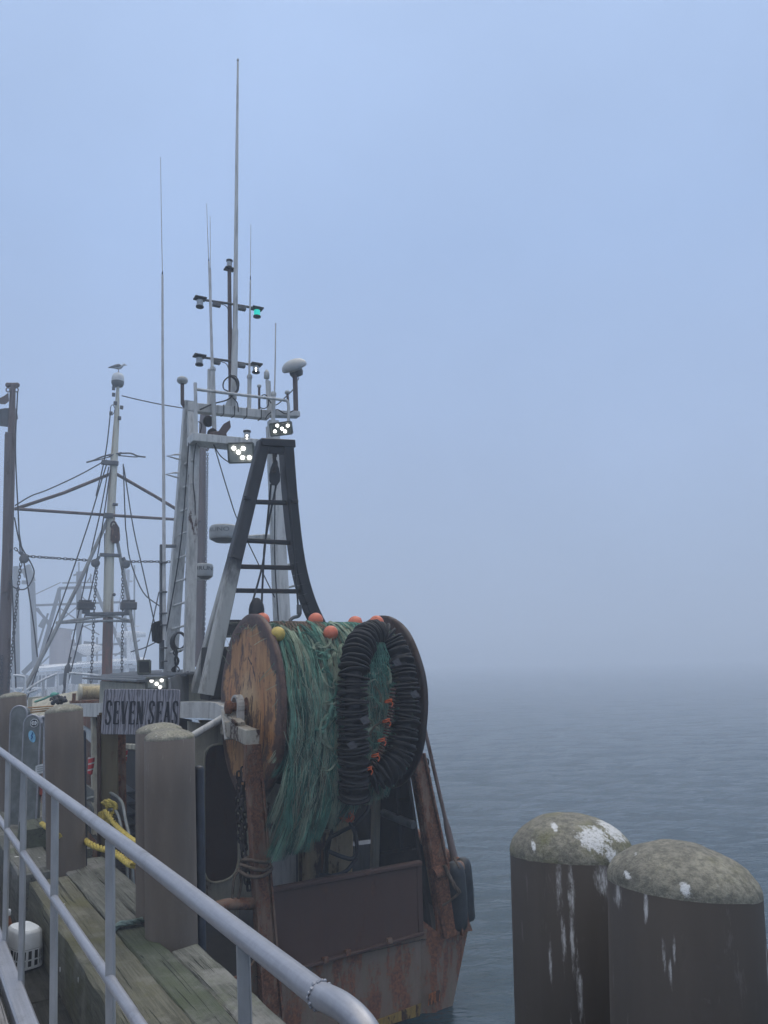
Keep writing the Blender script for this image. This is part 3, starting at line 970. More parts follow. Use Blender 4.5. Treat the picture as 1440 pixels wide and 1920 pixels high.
LET = {
 'S': [([(.86, .80), (.78, .95), (.5, 1.0), (.22, .93), (.16, .76), (.3, .6), (.6, .44), (.84, .26), (.76, .07), (.48, 0), (.2, .05), (.1, .2)], 1)],
 'E': [([(.22, 0), (.22, 1)], 1.25), ([(.22, .985), (.92, .985)], .6), ([(.22, .52), (.72, .52)], .55), ([(.22, .015), (.94, .015)], .6), ([(.9, .99), (.9, .82)], .5), ([(.92, .01), (.92, .2)], .5), ([(.7, .6), (.7, .44)], .45)],
 'V': [([(.08, 1), (.5, 0)], 1.2), ([(.92, 1), (.5, 0)], .65), ([(-.04, .99), (.28, .99)], .4), ([(.76, .99), (1.04, .99)], .4)],
 'N': [([(.12, 0), (.12, 1)], .7), ([(.1, 1), (.9, 0)], 1.3), ([(.9, 0), (.9, 1)], .7), ([(-.06, .01), (.3, .01)], .4), ([(.74, .99), (1.06, .99)], .4)],
 'A': [([(.1, 0), (.5, 1)], .65), ([(.9, 0), (.5, 1)], 1.25), ([(.26, .34), (.74, .34)], .5), ([(-.04, .01), (.26, .01)], .4), ([(.72, .01), (1.06, .01)], .4)],
}
x = -W_ / 2 + .034
lh, lw_ = .205, .0535
for word in ('SEVEN', 'SEAS'):
    for ch in word:
        b_ = MB()
        n_z = 0
        for pts, th in LET[ch]:
            P = [V((x + a * lw_, -.008 + (b - .5) * lh, 0)) for a, b in pts]
            P = spl(P, 4) if len(P) > 2 else P
            wd = .0092 * th
            n_z += .0004
            rg = []
            for i, p in enumerate(P):
                d = (P[min(i + 1, len(P) - 1)] - P[max(0, i - 1)]).normalized()
                nn = V((-d.y, d.x, 0))
                wv = wd * (1 + .12 * noise.noise(p * 40))
                rg.append([p + nn * wv + V((0, 0, -.003)), p - nn * wv + V((0, 0, -.003)), p - nn * wv + V((0, 0, .0025 + n_z)), p + nn * wv + V((0, 0, .0025 + n_z))])
            b_.loft(rg, 0, False)
        build(b_, 'letter', m_letter, sgn, M=Mx)
        x += lw_ + .0195
    x += .034

# ================================================================ THE TRAWLER WITH THE NET DRUM
tw = root('fishing_trawler', bp(.8, 0, WL), 'rusty stern trawler with a net drum and grey mast gantry moored at the pilings', 'trawler')
HC = .8                                        # centre line
def hull_section(s, z0=WL - .5):
    # half widths at several heights
    S = [(0, 1.37, 1.06, 1.34), (.35, 1.46, 1.2, 1.36), (1.2, 1.62, 1.42, 1.4), (3, 1.85, 1.65, 1.55), (6, 1.95, 1.75, 1.75), (9, 1.9, 1.6, 1.95), (12, 1.35, .95, 2.2), (14, .62, .3, 2.5), (15.2, .04, .02, 2.75)]
    for a, b in zip(S, S[1:]):
        if s <= b[0]:
            k = (s - a[0]) / (b[0] - a[0])
            return [a[i] + (b[i] - a[i]) * k for i in range(1, 4)]
    return list(S[-1][1:])
def sheer(s):
    return hull_section(s)[2]
b_ = MB()
st_ = [0, .12, .35, .7, 1.2, 2, 3, 4.5, 6, 7.5, 9, 10.5, 12, 13, 14, 14.7, 15.2]
rings = []
for s in st_:
    top, wl, zs_ = hull_section(s)
    zk = -.5
    knee = .78 if s < 1.3 else .8 + (s - 1.3) * .04
    pr = [(top, zs_), (top + .02, knee + .12), (top + .0, knee), (wl, WL + .05), (wl * .8, zk)]
    rk = .0
    rg = [bp(HC + x, s + (0.0), z) for x, z in pr] + [bp(HC - x, s, z) for x, z in reversed(pr)]
    rings.append(rg)
b_.loft(rings, 0, False, False, False)
hull = build(b_, 'hull', m_hull, tw)
# work deck and inner bulwark
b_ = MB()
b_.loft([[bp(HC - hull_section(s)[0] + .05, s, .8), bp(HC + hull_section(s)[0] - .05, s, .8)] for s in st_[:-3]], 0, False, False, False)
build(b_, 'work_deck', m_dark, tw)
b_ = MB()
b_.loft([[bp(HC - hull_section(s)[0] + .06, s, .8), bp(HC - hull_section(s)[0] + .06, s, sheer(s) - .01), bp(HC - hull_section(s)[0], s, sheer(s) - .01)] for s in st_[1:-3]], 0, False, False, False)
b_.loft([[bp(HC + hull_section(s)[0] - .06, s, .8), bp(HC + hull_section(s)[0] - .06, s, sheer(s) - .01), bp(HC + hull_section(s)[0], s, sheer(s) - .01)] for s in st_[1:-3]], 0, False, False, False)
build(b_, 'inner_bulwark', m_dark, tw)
# transom plating below and beside the gate
gl0, gl1 = bs(505, 1668, 0), bs(786, 1617, 0)
gb0, gb1 = bs(514, 1826, 0), bs(790, 1748, 0)
b_ = MB()
wl0, wl1 = bp(.02, .02, -.4), bp(1.62, .02, -.4)
b_.plate([gb0 + BF * .03, wl0 + BF * .05, wl1 + BF * .05, gb1 + BF * .03], .04, -BF)
build(b_, 'lower_transom', m_hull, tw)
b_ = MB()
tpS, tlS = bp(HC + 1.20, .0, 1.18), bp(HC + 1.0, 0, -.4)
pB = bs(838, 1742, 0)
# quarter panel, starboard, folded
fold = bp(1.66, .10, .95)
for m_, pts in ((0, [bp(1.78, -.03, .86), bp(1.72, -.0, -.4), bp(HC + 1.0, .04, -.4), bp(HC + 1.385, .02, .80)]),
                (0, [bp(1.62, .06, 1.0), bp(1.62, .06, -.4), bp(1.72, .0, -.4), bp(1.78, -.03, .86)]),
                (0, [bp(1.78, -.03, .86), bp(HC + 1.385, .02, .80), bp(HC + 1.37, .05, 1.34), bp(1.80, .0, 1.36)])):
    b_.plate(pts, .03, -BF)
for pts in ([bp(-.20, -.03, .86), bp(HC - 1.385, .02, .80), bp(HC - 1.0, .04, -.4), bp(-.12, 0, -.4)],
            [bp(-.02, .06, 1.0), bp(-.20, -.03, .86), bp(-.12, 0, -.4), bp(-.02, .06, -.4)]):
    b_.plate(pts, .03, -BF)
build(b_, 'quarter_plating', m_hull, tw)
# orange and yellow paint left at the water line
m_orp = rusty('orange_paint_scrap', (0.42, 0.13, 0.03), .55, 7, .3, .7)
m_yep = rusty('yellow_paint_scrap', (0.34, 0.22, 0.055), .55, 9, .3, .7)
b_ = MB()
o1 = [bs(801, 1862, -.01), bs(845, 1846, -.01), bs(840, 1866, -.01), bs(798, 1884, -.01)]
def on_quarter(px, py):
    """the spot on the starboard quarter plate seen at that point"""
    a, b, c = bp(1.78, -.03, .86), bp(1.72, 0, -.4), bp(HC + 1.0, .04, -.4)
    n = (b - a).cross(c - a).normalized()
    if n.dot(BF) > 0:
        n = -n
    d = ray(px, py)
    return EYEP + d * ((a - EYEP).dot(n) / d.dot(n)) + n * .019
b_.plate([on_quarter(*q) for q in ((802, 1862), (844, 1847), (839, 1868), (799, 1885))], .004, -BF)
build(b_, 'orange_draught_mark', m_orp, tw)
b_ = MB()
q = [onz(720, 1908, WL + .12)] * 0
b_.plate([bp(.65, .012, .13), bp(1.58, .012, .13), bp(1.6, .012, .235), bp(1.2, .009, .20), bp(.68, .012, .15)], .012, -BF)
build(b_, 'yellow_boot_stripe', m_yep, tw)
# stern gate
b_ = MB()
b_.plate([gl0, gb0, gb1, gl1], .05, -BF)
gate = build(b_, 'stern_gate', m_gate, tw)
b_ = MB()
b_.bar(gl0 - BF * .02, gl1 - BF * .02, .045, .075, UP, .2)
build(b_, 'top_lip', m_gate, gate)
b_ = MB()
b_.bar(gb0 - BF * .025, gb1 - BF * .025, .03, .06, UP, .2)
b_.bar(gl1 - BA * .02 - BF * .02, gb1 - BA * .02 - BF * .02, .06, .03, BA, .2)
build(b_, 'edge_bar', m_gate, gate)
b_ = MB()
for px, py in ((652, 1786), (610, 1800), (730, 1764)):
    p = bs(px, py, -.045)
    b_.box(p, .05, .04, .05, BA)
build(b_, 'hinge', m_rust, gate)
# stern posts
lp0, lp1 = bs(470, 1398, .0), bs(506, 1905, -.02)
b_ = MB().bar(lp1, lp0, .165, .165, BA, .12, .115, .12)
b_.bar(lp1 - BA * .083 - BF * .087, lp0 - BA * .06 - BF * .065, .018, .045, BA, .1)
b_.bar(lp1 + BA * .085 - BF * .087, lp0 + BA * .062 - BF * .065, .018, .045, BA, .1)
lpo = build(b_, 'stern_post', m_rust, tw)
rp0, rp1 = bs(777, 1412, .12), bs(842, 1752, -.03)
b_ = MB().bar(rp1, rp0, .19, .17, BA, .12, .13, .13)
b_.bar(rp1 + BA * .1 - BF * .09, rp0 + BA * .07 - BF * .07, .02, .05, BA, .1)
rpo = build(b_, 'stern_post', m_rust, tw)
b_ = MB()
b_.plate([rp1 + BA * .09 - BF * .06 + UP * .02, rp1 + BA * .26 - BF * .03 + UP * .0, rp1 + BA * .09 - BF * .05 + UP * .42], .02, -BF)
build(b_, 'knee_plate', m_rust, rpo)
# pipe cap rails round both quarters
def on_rail(side, s):
    return bp(HC + side * (hull_section(s)[0] - .02), s, sheer(s) + .04)
cr = [bs(812, 1640, -.05), bs(834, 1630, -.03)] + [on_rail(1, q) for q in (.10, .35, .8, 1.4, 2.2, 3.2)]
b_ = MB().tube(spl(cr, 6), .062, 12)
rail_s = build(b_, 'bulwark_rail', m_rust, tw)
cl = [lp0.lerp(lp1, .585) - BA * .03, bs(470, 1694, .02), bs(425, 1696, .0)] + [on_rail(-1, q) for q in (.10, .35, .8, 1.4, 2.2)]
b_ = MB().tube(spl(cl, 6), .05, 12)
build(b_, 'bulwark_rail', m_rust, tw)
b_ = MB()
b_.lathe([(.068, -.03), (.074, 0), (.068, .03)], bs(484, 1694, -.0), BA, 14)
build(b_, 'rail_collar', m_rust, tw)
# dark gallows side wall, starboard
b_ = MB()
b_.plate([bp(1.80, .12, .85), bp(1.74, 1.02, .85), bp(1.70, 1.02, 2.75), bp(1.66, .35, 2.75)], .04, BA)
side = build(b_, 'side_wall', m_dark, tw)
b_ = MB()
b_.bar(bs(706, 1468, .95), bs(702, 1640, .95), .085, .085, BA, .15)
build(b_, 'wall_post', m_cream, side)
b_ = MB()
b_.tube([bs(718, 1524, .7), bs(776, 1547, .22)], .042, 10)
build(b_, 'brace_pipe', m_greydk, side)
b_ = MB()
b_.bar(bs(745, 1470, .45), bs(752, 1600, .45), .05, .03, BA)
b_.bar(bs(728, 1500, .6), bs(768, 1500, .3), .04, .03, UP)
b_.bar(bs(716, 1600, .75), bs(776, 1590, .25), .03, .05, UP)
build(b_, 'stiffener', m_dark, side)
# aft bulkhead of the shelter with arched door
SB = 1.5
def pl(pts, s=SB):
    return [bs(x, y, s) for x, y in pts]
b_ = MB()
b_.plate(pl([(352, 1352), (352, 1720), (384, 1720), (384, 1372), (392, 1358)]), .03, -BF)
b_.plate(pl([(372, 1350), (384, 1372), (384, 1420), (390, 1404), (402, 1397), (446, 1392), (446, 1350)]), .034, -BF)
b_.plate(pl([(446, 1350), (446, 1700), (560, 1700), (560, 1350)]), .03, -BF)
b_.plate(pl([(384, 1642), (384, 1720), (447, 1720), (447, 1620), (440, 1640), (425, 1650), (396, 1654)]), .034, -BF)
bh = build(b_, 'shelter_bulkhead', m_cream, tw)
dpts = pl([(383, 1425), (390, 1404), (402, 1397), (447, 1391), (447, 1640), (428, 1652), (396, 1656), (383, 1644)], SB + .05)
b_ = MB().plate(dpts, .03, -BF)
door = build(b_, 'shelter_door', m_door, bh)
b_ = MB()
rim = [bs(x, y, SB - .025) for x, y in ((383, 1640), (383, 1430), (388, 1408), (400, 1397), (446, 1391))]
b_.tube(spl(rim, 4), .014, 6)
rim = [bs(x, y, SB - .025) for x, y in ((383, 1636), (390, 1650), (405, 1655), (428, 1648), (442, 1634), (448, 1610))]
b_.tube(spl(rim, 4), .012, 6)
build(b_, 'door_rim', m_creamsoft, bh)
# rusty inner bulkhead further in, with a winch post
b_ = MB()
b_.plate([bp(.55, 1.62, .8), bp(.55, 1.62, 2.9), bp(1.30, 1.62, 2.9), bp(1.30, 1.62, .8)], .03, -BF)
build(b_, 'inner_bulkhead', rusty('brown_inner_bulkhead', (.20, .165, .12), .58, 2.5, .3, .7), tw)
b_ = MB()
b_.bar(bs(640, 1475, 1.15), bs(634, 1690, 1.15), .26, .2, BA, .15)
b_.bar(bs(600, 1560, 1.1), bs(600, 1690, 1.1), .36, .18, BA, .15)
build(b_, 'winch_post', rusty('cream_rust_post', (.46, .36, .21), .52, 2.2, .3, .65), tw)
b_ = MB()
b_.bar(bs(678, 1580, 1.25), bs(678, 1690, 1.25), .36, .2, BA, .1)
b_.bar(bs(525, 1590, 1.35), bs(525, 1690, 1.35), .40, .05, BA, .05)
build(b_, 'locker', m_greydk, tw)
b_ = MB().bar(bs(530, 1588, 1.28), bs(530, 1690, 1.28), .30, .04, BA, .05)
build(b_, 'pale_panel', m_whiterust, tw)

# ---------------------------------------------------------------- shelter deck
SDZ = 2.98
edge = [at(130, 1321, 11.4), at(190, 1320, 10.0), at(262, 1319, 9.3), at(340, 1318, 8.72), at(392, 1318, 8.42), at(416, 1322, 8.26), at(424, 1334, 8.2)]
edge = spl(edge, 5)
far_ = []
b_ = MB()
outer = [V((p.x, p.y, p.z)) for p in edge]
inner = [bp(HC + 1.5, max(1.35, (p - BO).dot(BF)), p.z) for p in outer]
b_.loft([outer, inner], 0, False, False, False)
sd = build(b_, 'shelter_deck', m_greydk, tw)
b_ = MB()
rg = []
for i, p in enumerate(edge):
    d = (edge[min(i + 1, len(edge) - 1)] - edge[max(0, i - 1)]).normalized()
    n_ = V((-d.y, d.x, 0)).normalized()
    if n_.dot(V((-1, -.6, 0))) < 0:
        n_ = -n_
    h = .155
    rg.append([p + n_ * .05 + UP * .012, p + n_ * .05 - UP * h, p - n_ * .03 - UP * h, p - n_ * .03 + UP * .012])
b_.loft(rg, 0, False)
build(b_, 'edge_beam', m_whiterust, sd)
b_ = MB()
c0 = bs(424, 1334, .9)
b_.bar(at(418, 1333, 8.2), bp(-.02, .62, 2.97), .13, .10, UP, .1)
b_.bar(at(428, 1330, 8.1), at(436, 1386, 7.95), .02, .16, UP, .1)
build(b_, 'corner_bracket', m_whiterust, sd)
b_ = MB().tube([at(418, 1346, 8.15), at(340, 1392, 7.9)], .036, 10)
build(b_, 'deck_brace', m_grey, sd)
# inside of the port side between the pilings: side plating, frames, stairs
def side_pt(px, py, t_=-1.02):
    return bt(px, py, t_)
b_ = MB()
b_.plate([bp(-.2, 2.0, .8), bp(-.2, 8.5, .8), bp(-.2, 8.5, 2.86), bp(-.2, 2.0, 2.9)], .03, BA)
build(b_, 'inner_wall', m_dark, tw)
b_ = MB()
for k in range(7):
    p = bt(240, 1478 + k * 19, -.25)
    b_.bar(p - BF * .45, p + BF * .45, .03, .22, UP, .1)
build(b_, 'ladder_stair', m_greydk, tw)
b_ = MB()
for px in (176, 222, 262):
    b_.bar(bt(px, 1346, -1.0), bt(px + 2, 1590, -1.0), .07, .07, BF, .15)
build(b_, 'shelter_post', m_cream, tw)
b_ = MB()
b_.plate([bt(155, 1360, -.95), bt(177, 1372, -.95), bt(182, 1402, -.95), bt(155, 1376, -.95)], .03, BA)
build(b_, 'pale_gusset', m_whiterust, tw)
b_ = MB()
b_.bar(bt(215, 1398, -.9), bt(262, 1401, -.9), .06, .05, UP)
build(b_, 'shelter_rail', m_cream, tw)

# ---------------------------------------------------------------- low deckhouse with ribbed roof, behind the sign
b_ = MB()
dh = [bp(-.35, 3.2, 0), bp(-.35, 7.5, 0), bp(1.9, 7.5, 0), bp(1.9, 3.2, 0)]
b_.loft([[V((p.x, p.y, 2.9)) for p in dh], [V((p.x, p.y, 3.28)) for p in dh]], 0, False)
hs = build(b_, 'deckhouse', m_creamsoft, tw)
b_ = MB()
for k in range(18):
    a = -.55 + 2.7 * k / 17
    za = 3.34 + .10 * (1 - ((a - .8) / 1.35) ** 2)
    b_.bar(bp(a, 3.0, za), bp(a, 7.7, za), .15, .03, BA, .2)
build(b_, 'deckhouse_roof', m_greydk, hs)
b_ = MB()
b_.bar(at(243, 1301, 13), at(300, 1264, 12.5), .05, .16, UP)
build(b_, 'roof_edge', m_rust, hs)
b_ = MB()
b_.plate([at(318, 1272, 9.8), at(352, 1258, 10.4), at(352, 1322, 10.2), at(318, 1322, 9.6)], .03)
build(b_, 'grey_casing_wall', m_greydk, hs)

# ---------------------------------------------------------------- net drum
DC = lambda t_: bp(t_, .5, 3.10)
nd = root('x', (0, 0, 0), 'x', 'x')
bpy.data.objects.remove(nd)
t = T('drum_disc_tan', 0.55)
_xy = t.xyz()
_rad = t.nt.nodes.new('ShaderNodeVectorMath')
_rad.operation = 'LENGTH'
t.put(_rad.inputs[0], t.mp((1, 1, 0)))
_r = _rad.outputs['Value']
_nb = t.noise(None, 3.5, 7, .68)
_nf = t.noise(None, 16, 6, .7)
_nv = t.noise(t.mp((2.2, .35, 1)), 5, 6, .68)
_base = t.mix(t.ramp(_nv, .3, .7), (.29, .125, .042), (.50, .26, .095))
_base = t.mix(t.math('MULTIPLY', t.ramp(t.noise(t.mp((1, .5, 1), (0, 0, 0), (.1, .3, 0)), 2.2, 5, .6), .5, .72), .7), _base, (.42, .15, .055))
_pale = t.ramp(t.math('MULTIPLY_ADD', _nb, .35, t.math('MULTIPLY', _r, 1.0)), .22, .62, True)
_base = t.mix(t.math('MULTIPLY', _pale, .7), _base, (.52, .40, .23))
_arc = t.wave(t.mp((1, .62, 1), (0, 0, .25), (.05, .05, 0)), 3.3, 3.2, 5, 1.3, 'Z', 'RINGS')
_scr = t.math('MULTIPLY', t.ramp(_arc, .90, .97), t.ramp(t.noise(None, 3.1, 4, .6), .50, .55))
_base = t.mix(_scr, _base, (.05, .02, .014))
_fl = t.math('MAXIMUM', t.ramp(t.noise(t.mp((1.4, .4, 1)), 8, 7, .72), .56, .60), t.math('MULTIPLY', t.ramp(t.noise(None, 2.6, 8, .75), .535, .60), .8))
_base = t.mix(t.math('MULTIPLY', _fl, .9), _base, (.06, .026, .017))
_rim = t.ramp(t.math('MULTIPLY_ADD', _nf, .10, t.math('MULTIPLY_ADD', _nb, .50, _r)), 1.05, 1.12)
_base = t.mix(_rim, _base, t.mix(t.ramp(_nf, .35, .65), (.050, .026, .019), (.11, .055, .036)))
t.col(_base)
t.bump(t.math('MULTIPLY_ADD', _rim, .4, _nf), .35, .006)
m_disc = t.m
axb = DC(-.03)
b_ = MB()
b_.tube([DC(-.05), DC(1.56)], .09, 16)
drum = build(b_, 'net_drum', m_rust, tw)
def flange(tt, outward, m, name='flange'):
    M = frame(DC(tt), BA * outward, UP.cross(BA * outward))
    b_ = MB()
    n = 72
    def ringz(r, z, e=.004):
        return [V((r * math.cos(6.28318 * k / n) * (1 + e * noise.noise(V((k * .3, z, 3)))), r * math.sin(6.28318 * k / n) * (1 + e * noise.noise(V((k * .3, z, 8)))), z + (.012 * noise.noise(V((math.cos(6.283 * k / n) * 2, math.sin(6.283 * k / n) * 2, 1))) if r > .5 else 0))) for k in range(n)]
    b_.loft([ringz(.02, -.03), ringz(.9, -.03), ringz(.92, -.022), ringz(.92, .022), ringz(.905, .03), ringz(.86, .026), ringz(.6, .026), ringz(.3, .03), ringz(.12, .045), ringz(.02, .05)], 0, True)
    o = build(b_, name, m, drum, M=M)
    return o
flange(0.0, -1, m_disc)
flange(1.5, 1, rusty('brown_disc_steel', (.04, .03, .028), .5, 3, .6, .65, ra=(.024, .017, .016), rb=(.055, .034, .028)))
# bearing and its arm on the port stern post
b_ = MB()
hb = DC(-.14)
b_.lathe([(.045, -.10), (.045, .12)], hb, BA, 14)
b_.lathe([(.05, -.12), (.065, -.115), (.065, -.07), (.05, -.06)], hb, BA, 18)
build(b_, 'axle_end', m_rust, drum)
b_ = MB()
arc = [hb + (BF * math.cos(a) + UP * math.sin(a)) * .105 for a in [R(-30 + 240 * k / 14) for k in range(15)]]
for p, q in zip(arc, arc[1:]):
    b_.bar(p, q, .075, .025, BA, .1)
b_.bar(hb - BF * .10 - UP * .04, hb - BF * .10 - UP * .16, .075, .025, BA, .1)
b_.bar(hb + BF * .10 - UP * .04, hb + BF * .10 - UP * .16, .075, .025, BA, .1)
build(b_, 'bearing_yoke', m_whiterust, drum)
m_arm = rusty('white_arm_rust', (.46, .43, .35), .48, 5, .5, .6)
b_ = MB()
n0, n1 = bs(474, 1383, -.12), hb - UP * .21 + BF * .34
b_.bar(n0, n1, .125, .135, BA, .05)
b_.bar(n0 + BF * .36 + UP * .10, n0 + BF * .72 + UP * .18, .10, .03, BA, .05)
build(b_, 'bearing_arm', m_arm, drum)
b_ = MB()
b_.plate([lp0 + BA * .085 - BF * .05 - UP * .3, lp0 - BA * .085 - BF * .05 - UP * .3, n0 - BA * .07 - UP * .06, n0 + BA * .07 - UP * .06], .05, -BF)
build(b_, 'arm_foot', m_rust, drum)

# ---------------------------------------------------------------- grey gantry
GS = 4.0
gt0 = MB()
LA0, LA1 = bs(356, 752, GS), bs(317, 1268, GS + .9)
gt0.bar(LA1, LA0, .20, .14, BA, .06, .17, .13)
gn = build(gt0, 'gantry', m_grey, tw)
def gpart(name, m=None):
    def fn(bm):
        return build(bm, name, m or m_grey, gn)
    return fn
b_ = MB().bar(bs(353, 1308, GS - .5), bs(364, 840, GS - .15), .14, .11, BA, .08)
gpart('leg', m_whiterust)(b_)
b_ = MB().bar(bs(364, 850, GS - .15), bs(358, 770, GS), .13, .11, BA, .08)
gpart('leg_head')(b_)
b_ = MB().bar(bs(534, 1172, GS - .3), bs(512, 790, GS), .16, .12, BA, .08)
gpart('leg')(b_)
b_ = MB().bar(bs(520, 1172, GS + .5), bs(506, 800, GS), .11, .09, BA, .08)
gpart('leg')(b_)
b_ = MB().bar(bs(350, 764, GS), bs(502, 779, GS), .135, .14, UP, .06)
gpart('crossbar')(b_)
b_ = MB().bar(bs(500, 776, GS), bs(559, 778, GS), .085, .16, UP, .06)
gpart('crossbar_end')(b_)
b_ = MB().bar(bs(356, 824, GS - .25), bs(502, 838, GS - .25), .12, .34, UP, .05)
gpart('lower_platform')(b_)
b_ = MB()
for y in range(872, 1262, 44):
    k = (y - 752) / (1268 - 752)
    p = LA0.lerp(LA1, k)
    q = bs(364 - 10 * (y - 840) / 468, y - 10, GS - .3)
    b_.tube([p - BA * .02, q], .018, 8)
gpart('ladder_rungs')(b_)
b_ = MB()
for y in (852, 886):
    p = LA0.lerp(LA1, (y - 752) / 516)
    b_.tube([p + BA * .02, p - BA * .16 - UP * .02, p - BA * .28 - UP * .055, p - BA * .13 - UP * .085, p - BA * .02 - UP * .09], .013, 6)
gpart('step_loop')(b_)
b_ = MB()
for y in (938, 975, 1015, 1058, 1100):
    p = bs(519 + (y - 900) * .05, y + 4, GS + .3)
    q = bs(538 + (y - 900) * .055, y - 4, GS - .2)
    b_.tube([p, q + BA * .1], .018, 8)
gpart('ladder_rungs')(b_)
# railing round the top
b_ = MB()
b_.tube(spl([bs(368, 812, GS - .3), bs(367, 760, GS - .3), bs(366, 718, GS - .3)], 3), .026, 8)
b_.tube(spl([bs(368, 730, GS - .3), bs(440, 739, GS - .32), bs(530, 750, GS - .3), bs(539, 753, GS - .3), bs(541, 762, GS - .3), bs(541, 796, GS - .3)], 5), .024, 8)
gpart('railing')(b_)
b_ = MB()
b_.plate([bs(421, 762, GS - .02), bs(445, 764, GS - .02), bs(439, 744, GS - .02), bs(429, 744, GS - .02)], .03, -BF)
gpart('mast_foot')(b_)

# black stern frame ladder
FS = 2.0
b_ = MB()
t0_, t1_ = bs(494, 830, FS), bs(440, 1048, FS - .02)
b_.bar(t1_, t0_, .16, .17, BA, .1, .145, .16)
b_.bar(bs(441, 1045, FS), bs(386, 1302, FS), .16, .15, BA, .1, mi=1)
sf = build(b_, 'stern_frame', [m_tarred, m_tarred], tw)
b_ = MB().bar(bs(447, 1010, FS + .06), bs(366, 1296, FS + 1.0), .12, .11, BA, .1, mi=0)
build(b_, 'brace_leg', m_tarred, sf)
b_ = MB()
rl = spl([bs(536, 832, FS), bs(545, 950, FS), bs(558, 1055, FS), bs(578, 1130, FS), bs(606, 1190, FS)], 4)
for p, q in zip(rl, rl[1:]):
    b_.bar(p, q, .145, .2, BA, .08)
build(b_, 'leg', m_black, sf)
b_ = MB()
for x0, x1, y0, y1 in ((475, 541, 941, 943), (452, 549, 1013, 1018), (436, 556, 1062, 1065), (424, 566, 1107, 1109)):
    b_.bar(bs(x0, y0, FS), bs(x1, y1, FS), .055, .06, UP, .15)
build(b_, 'rungs', m_black, sf)
b_ = MB().bar(bs(486, 832, FS), bs(548, 835, FS), .10, .22, UP, .08)
b_.plate([bs(500, 836, FS - .05), bs(534, 838, FS - .05), bs(532, 852, FS - .05), bs(503, 850, FS - .05)], .05, -BF)
build(b_, 'head_block', m_black, sf)
b_ = MB()
for x, y in ((463, 934), (552, 940)):
    b_.box(bs(x, y, FS - .1), .09, .05, .04, BA)
build(b_, 'lug', m_black, sf)
# hoisting block and falls
hbk = MB()
hbk.loft([[bs(515 + a, y, FS - .02 + d) for a, d in ((-w1, -.06), (w1, -.06), (w1, .06), (-w1, .06))] for y, w1 in ((868, 4), (878, 8), (890, 10.5), (902, 10), (910, 5))], 0, False)
hbk.tube([bs(514, 850, FS), bs(515, 870, FS)], .025, 8)
build(hbk, 'hoist_block', m_black, sf)
b_ = MB()
b_.chain([bs(515, 848, FS - .06), bs(517, 872, FS - .06), bs(514, 885, FS - .1)], .07, .012)
build(b_, 'block_chain', m_chain, sf)
b_ = MB()
b_.tube(spl([bs(508, 908, FS), bs(499, 1000, FS), bs(492, 1060, FS - .05), bs(468, 1148, FS - .1)], 5), .014, 6)
b_.tube(spl([bs(518, 908, FS), bs(498, 1010, FS), bs(494, 1060, FS - .05), bs(490, 1148, FS - .1)], 5), .014, 6)
b_.tube(spl([bs(535, 850, FS - .06), bs(547, 980, FS - .12), bs(560, 1150, FS - .12)], 4), .012, 6)
build(b_, 'falls', m_cable, sf)
b_ = MB()
b_.ball(bs(481, 1147, 1.9), .115, 18, 0, (.85, .85, 1.5))
build(b_, 'rubber_pad', m_rubber, sf)
b_ = MB()
b_.tube(spl([bs(543, 1164, 1.6), bs(550, 1158, 1.6), bs(560, 1155, 1.6), bs(562, 1146, 1.6), bs(561, 1134, 1.6)], 4), .022, 8)
b_.tube([bs(561, 1152, 1.58), bs(561, 1134, 1.58)], .032, 8)
build(b_, 'drum_control_lever', m_greydk, sf)
# aft dark machinery behind the drum disc
b_ = MB()
b_.box(bs(408, 1262, 2.2), .30, .4, .62, BA, mi=0, ch=.06)
b_.bar(bs(403, 1235, 2.1), bs(415, 1233, 2.1), .1, .2, UP)
build(b_, 'hydraulic_box', m_dark, tw)

# ---------------------------------------------------------------- lights
def flood(name_px, s, wpx, hpx, lamps, tilt, lit_m, face_m, scale=1.0, lab=None, rotz=0.0, rlamp=.034):
    px, py = name_px
    c = bs(px, py, s)
    n = (EYEP - c).normalized()
    n = V((n.x * .4 - .1 + rotz, n.y, n.z * .35 + tilt)).normalized()
    xx = V((-n.y, n.x, 0)).normalized()
    yy = n.cross(xx)
    if yy.z < 0:
        yy = -yy
        xx = -xx
    k = (c - EYEP).dot(_fw) / F_PX
    W2, H2 = wpx * k / 2, hpx * k / 2
    P = lambda a, b_, d: c + xx * a * W2 + yy * b_ * H2 + n * d
    sg_ = 1 if xx.dot(_rt) > 0 else -1
    m = MB()
    m.loft([[P(-1, -1, 0), P(1, -1, 0), P(1, 1, 0), P(-1, 1, 0)], [P(-1, -1, -.05), P(1, -1, -.05), P(1, 1, -.05), P(-1, 1, -.05)], [P(-.6, -.6, -.14), P(.6, -.6, -.14), P(.6, .6, -.14), P(-.6, .6, -.14)]], 0, False)
    fl = build(m, 'floodlight', m_casing, tw)
    m = MB().plate([P(-.93, -.92, .004), P(.93, -.92, .004), P(.93, .92, .004), P(-.93, .92, .004)], .006, n)
    build(m, 'glass_face', face_m, fl)
    m = MB()
    for (a, b2) in ((-1, 1), (1, 1), (1, -1), (-1, -1)):
        pass
    for q0, q1 in (((-1, -1), (1, -1)), ((1, -1), (1, 1)), ((1, 1), (-1, 1)), ((-1, 1), (-1, -1))):
        m.bar(P(q0[0], q0[1], .004), P(q1[0], q1[1], .004), .03, .03, n)
    build(m, 'bezel', m_flood, fl)
    for a, b2 in lamps:
        m = MB()
        q = P(a * sg_, b2, .01)
        m.lathe([(rlamp, -.006), (rlamp * .9, .008), (rlamp * .5, .014), (.004, .016)], q, n, 16)
        build(m, 'lamp', lit_m, fl)
    return fl
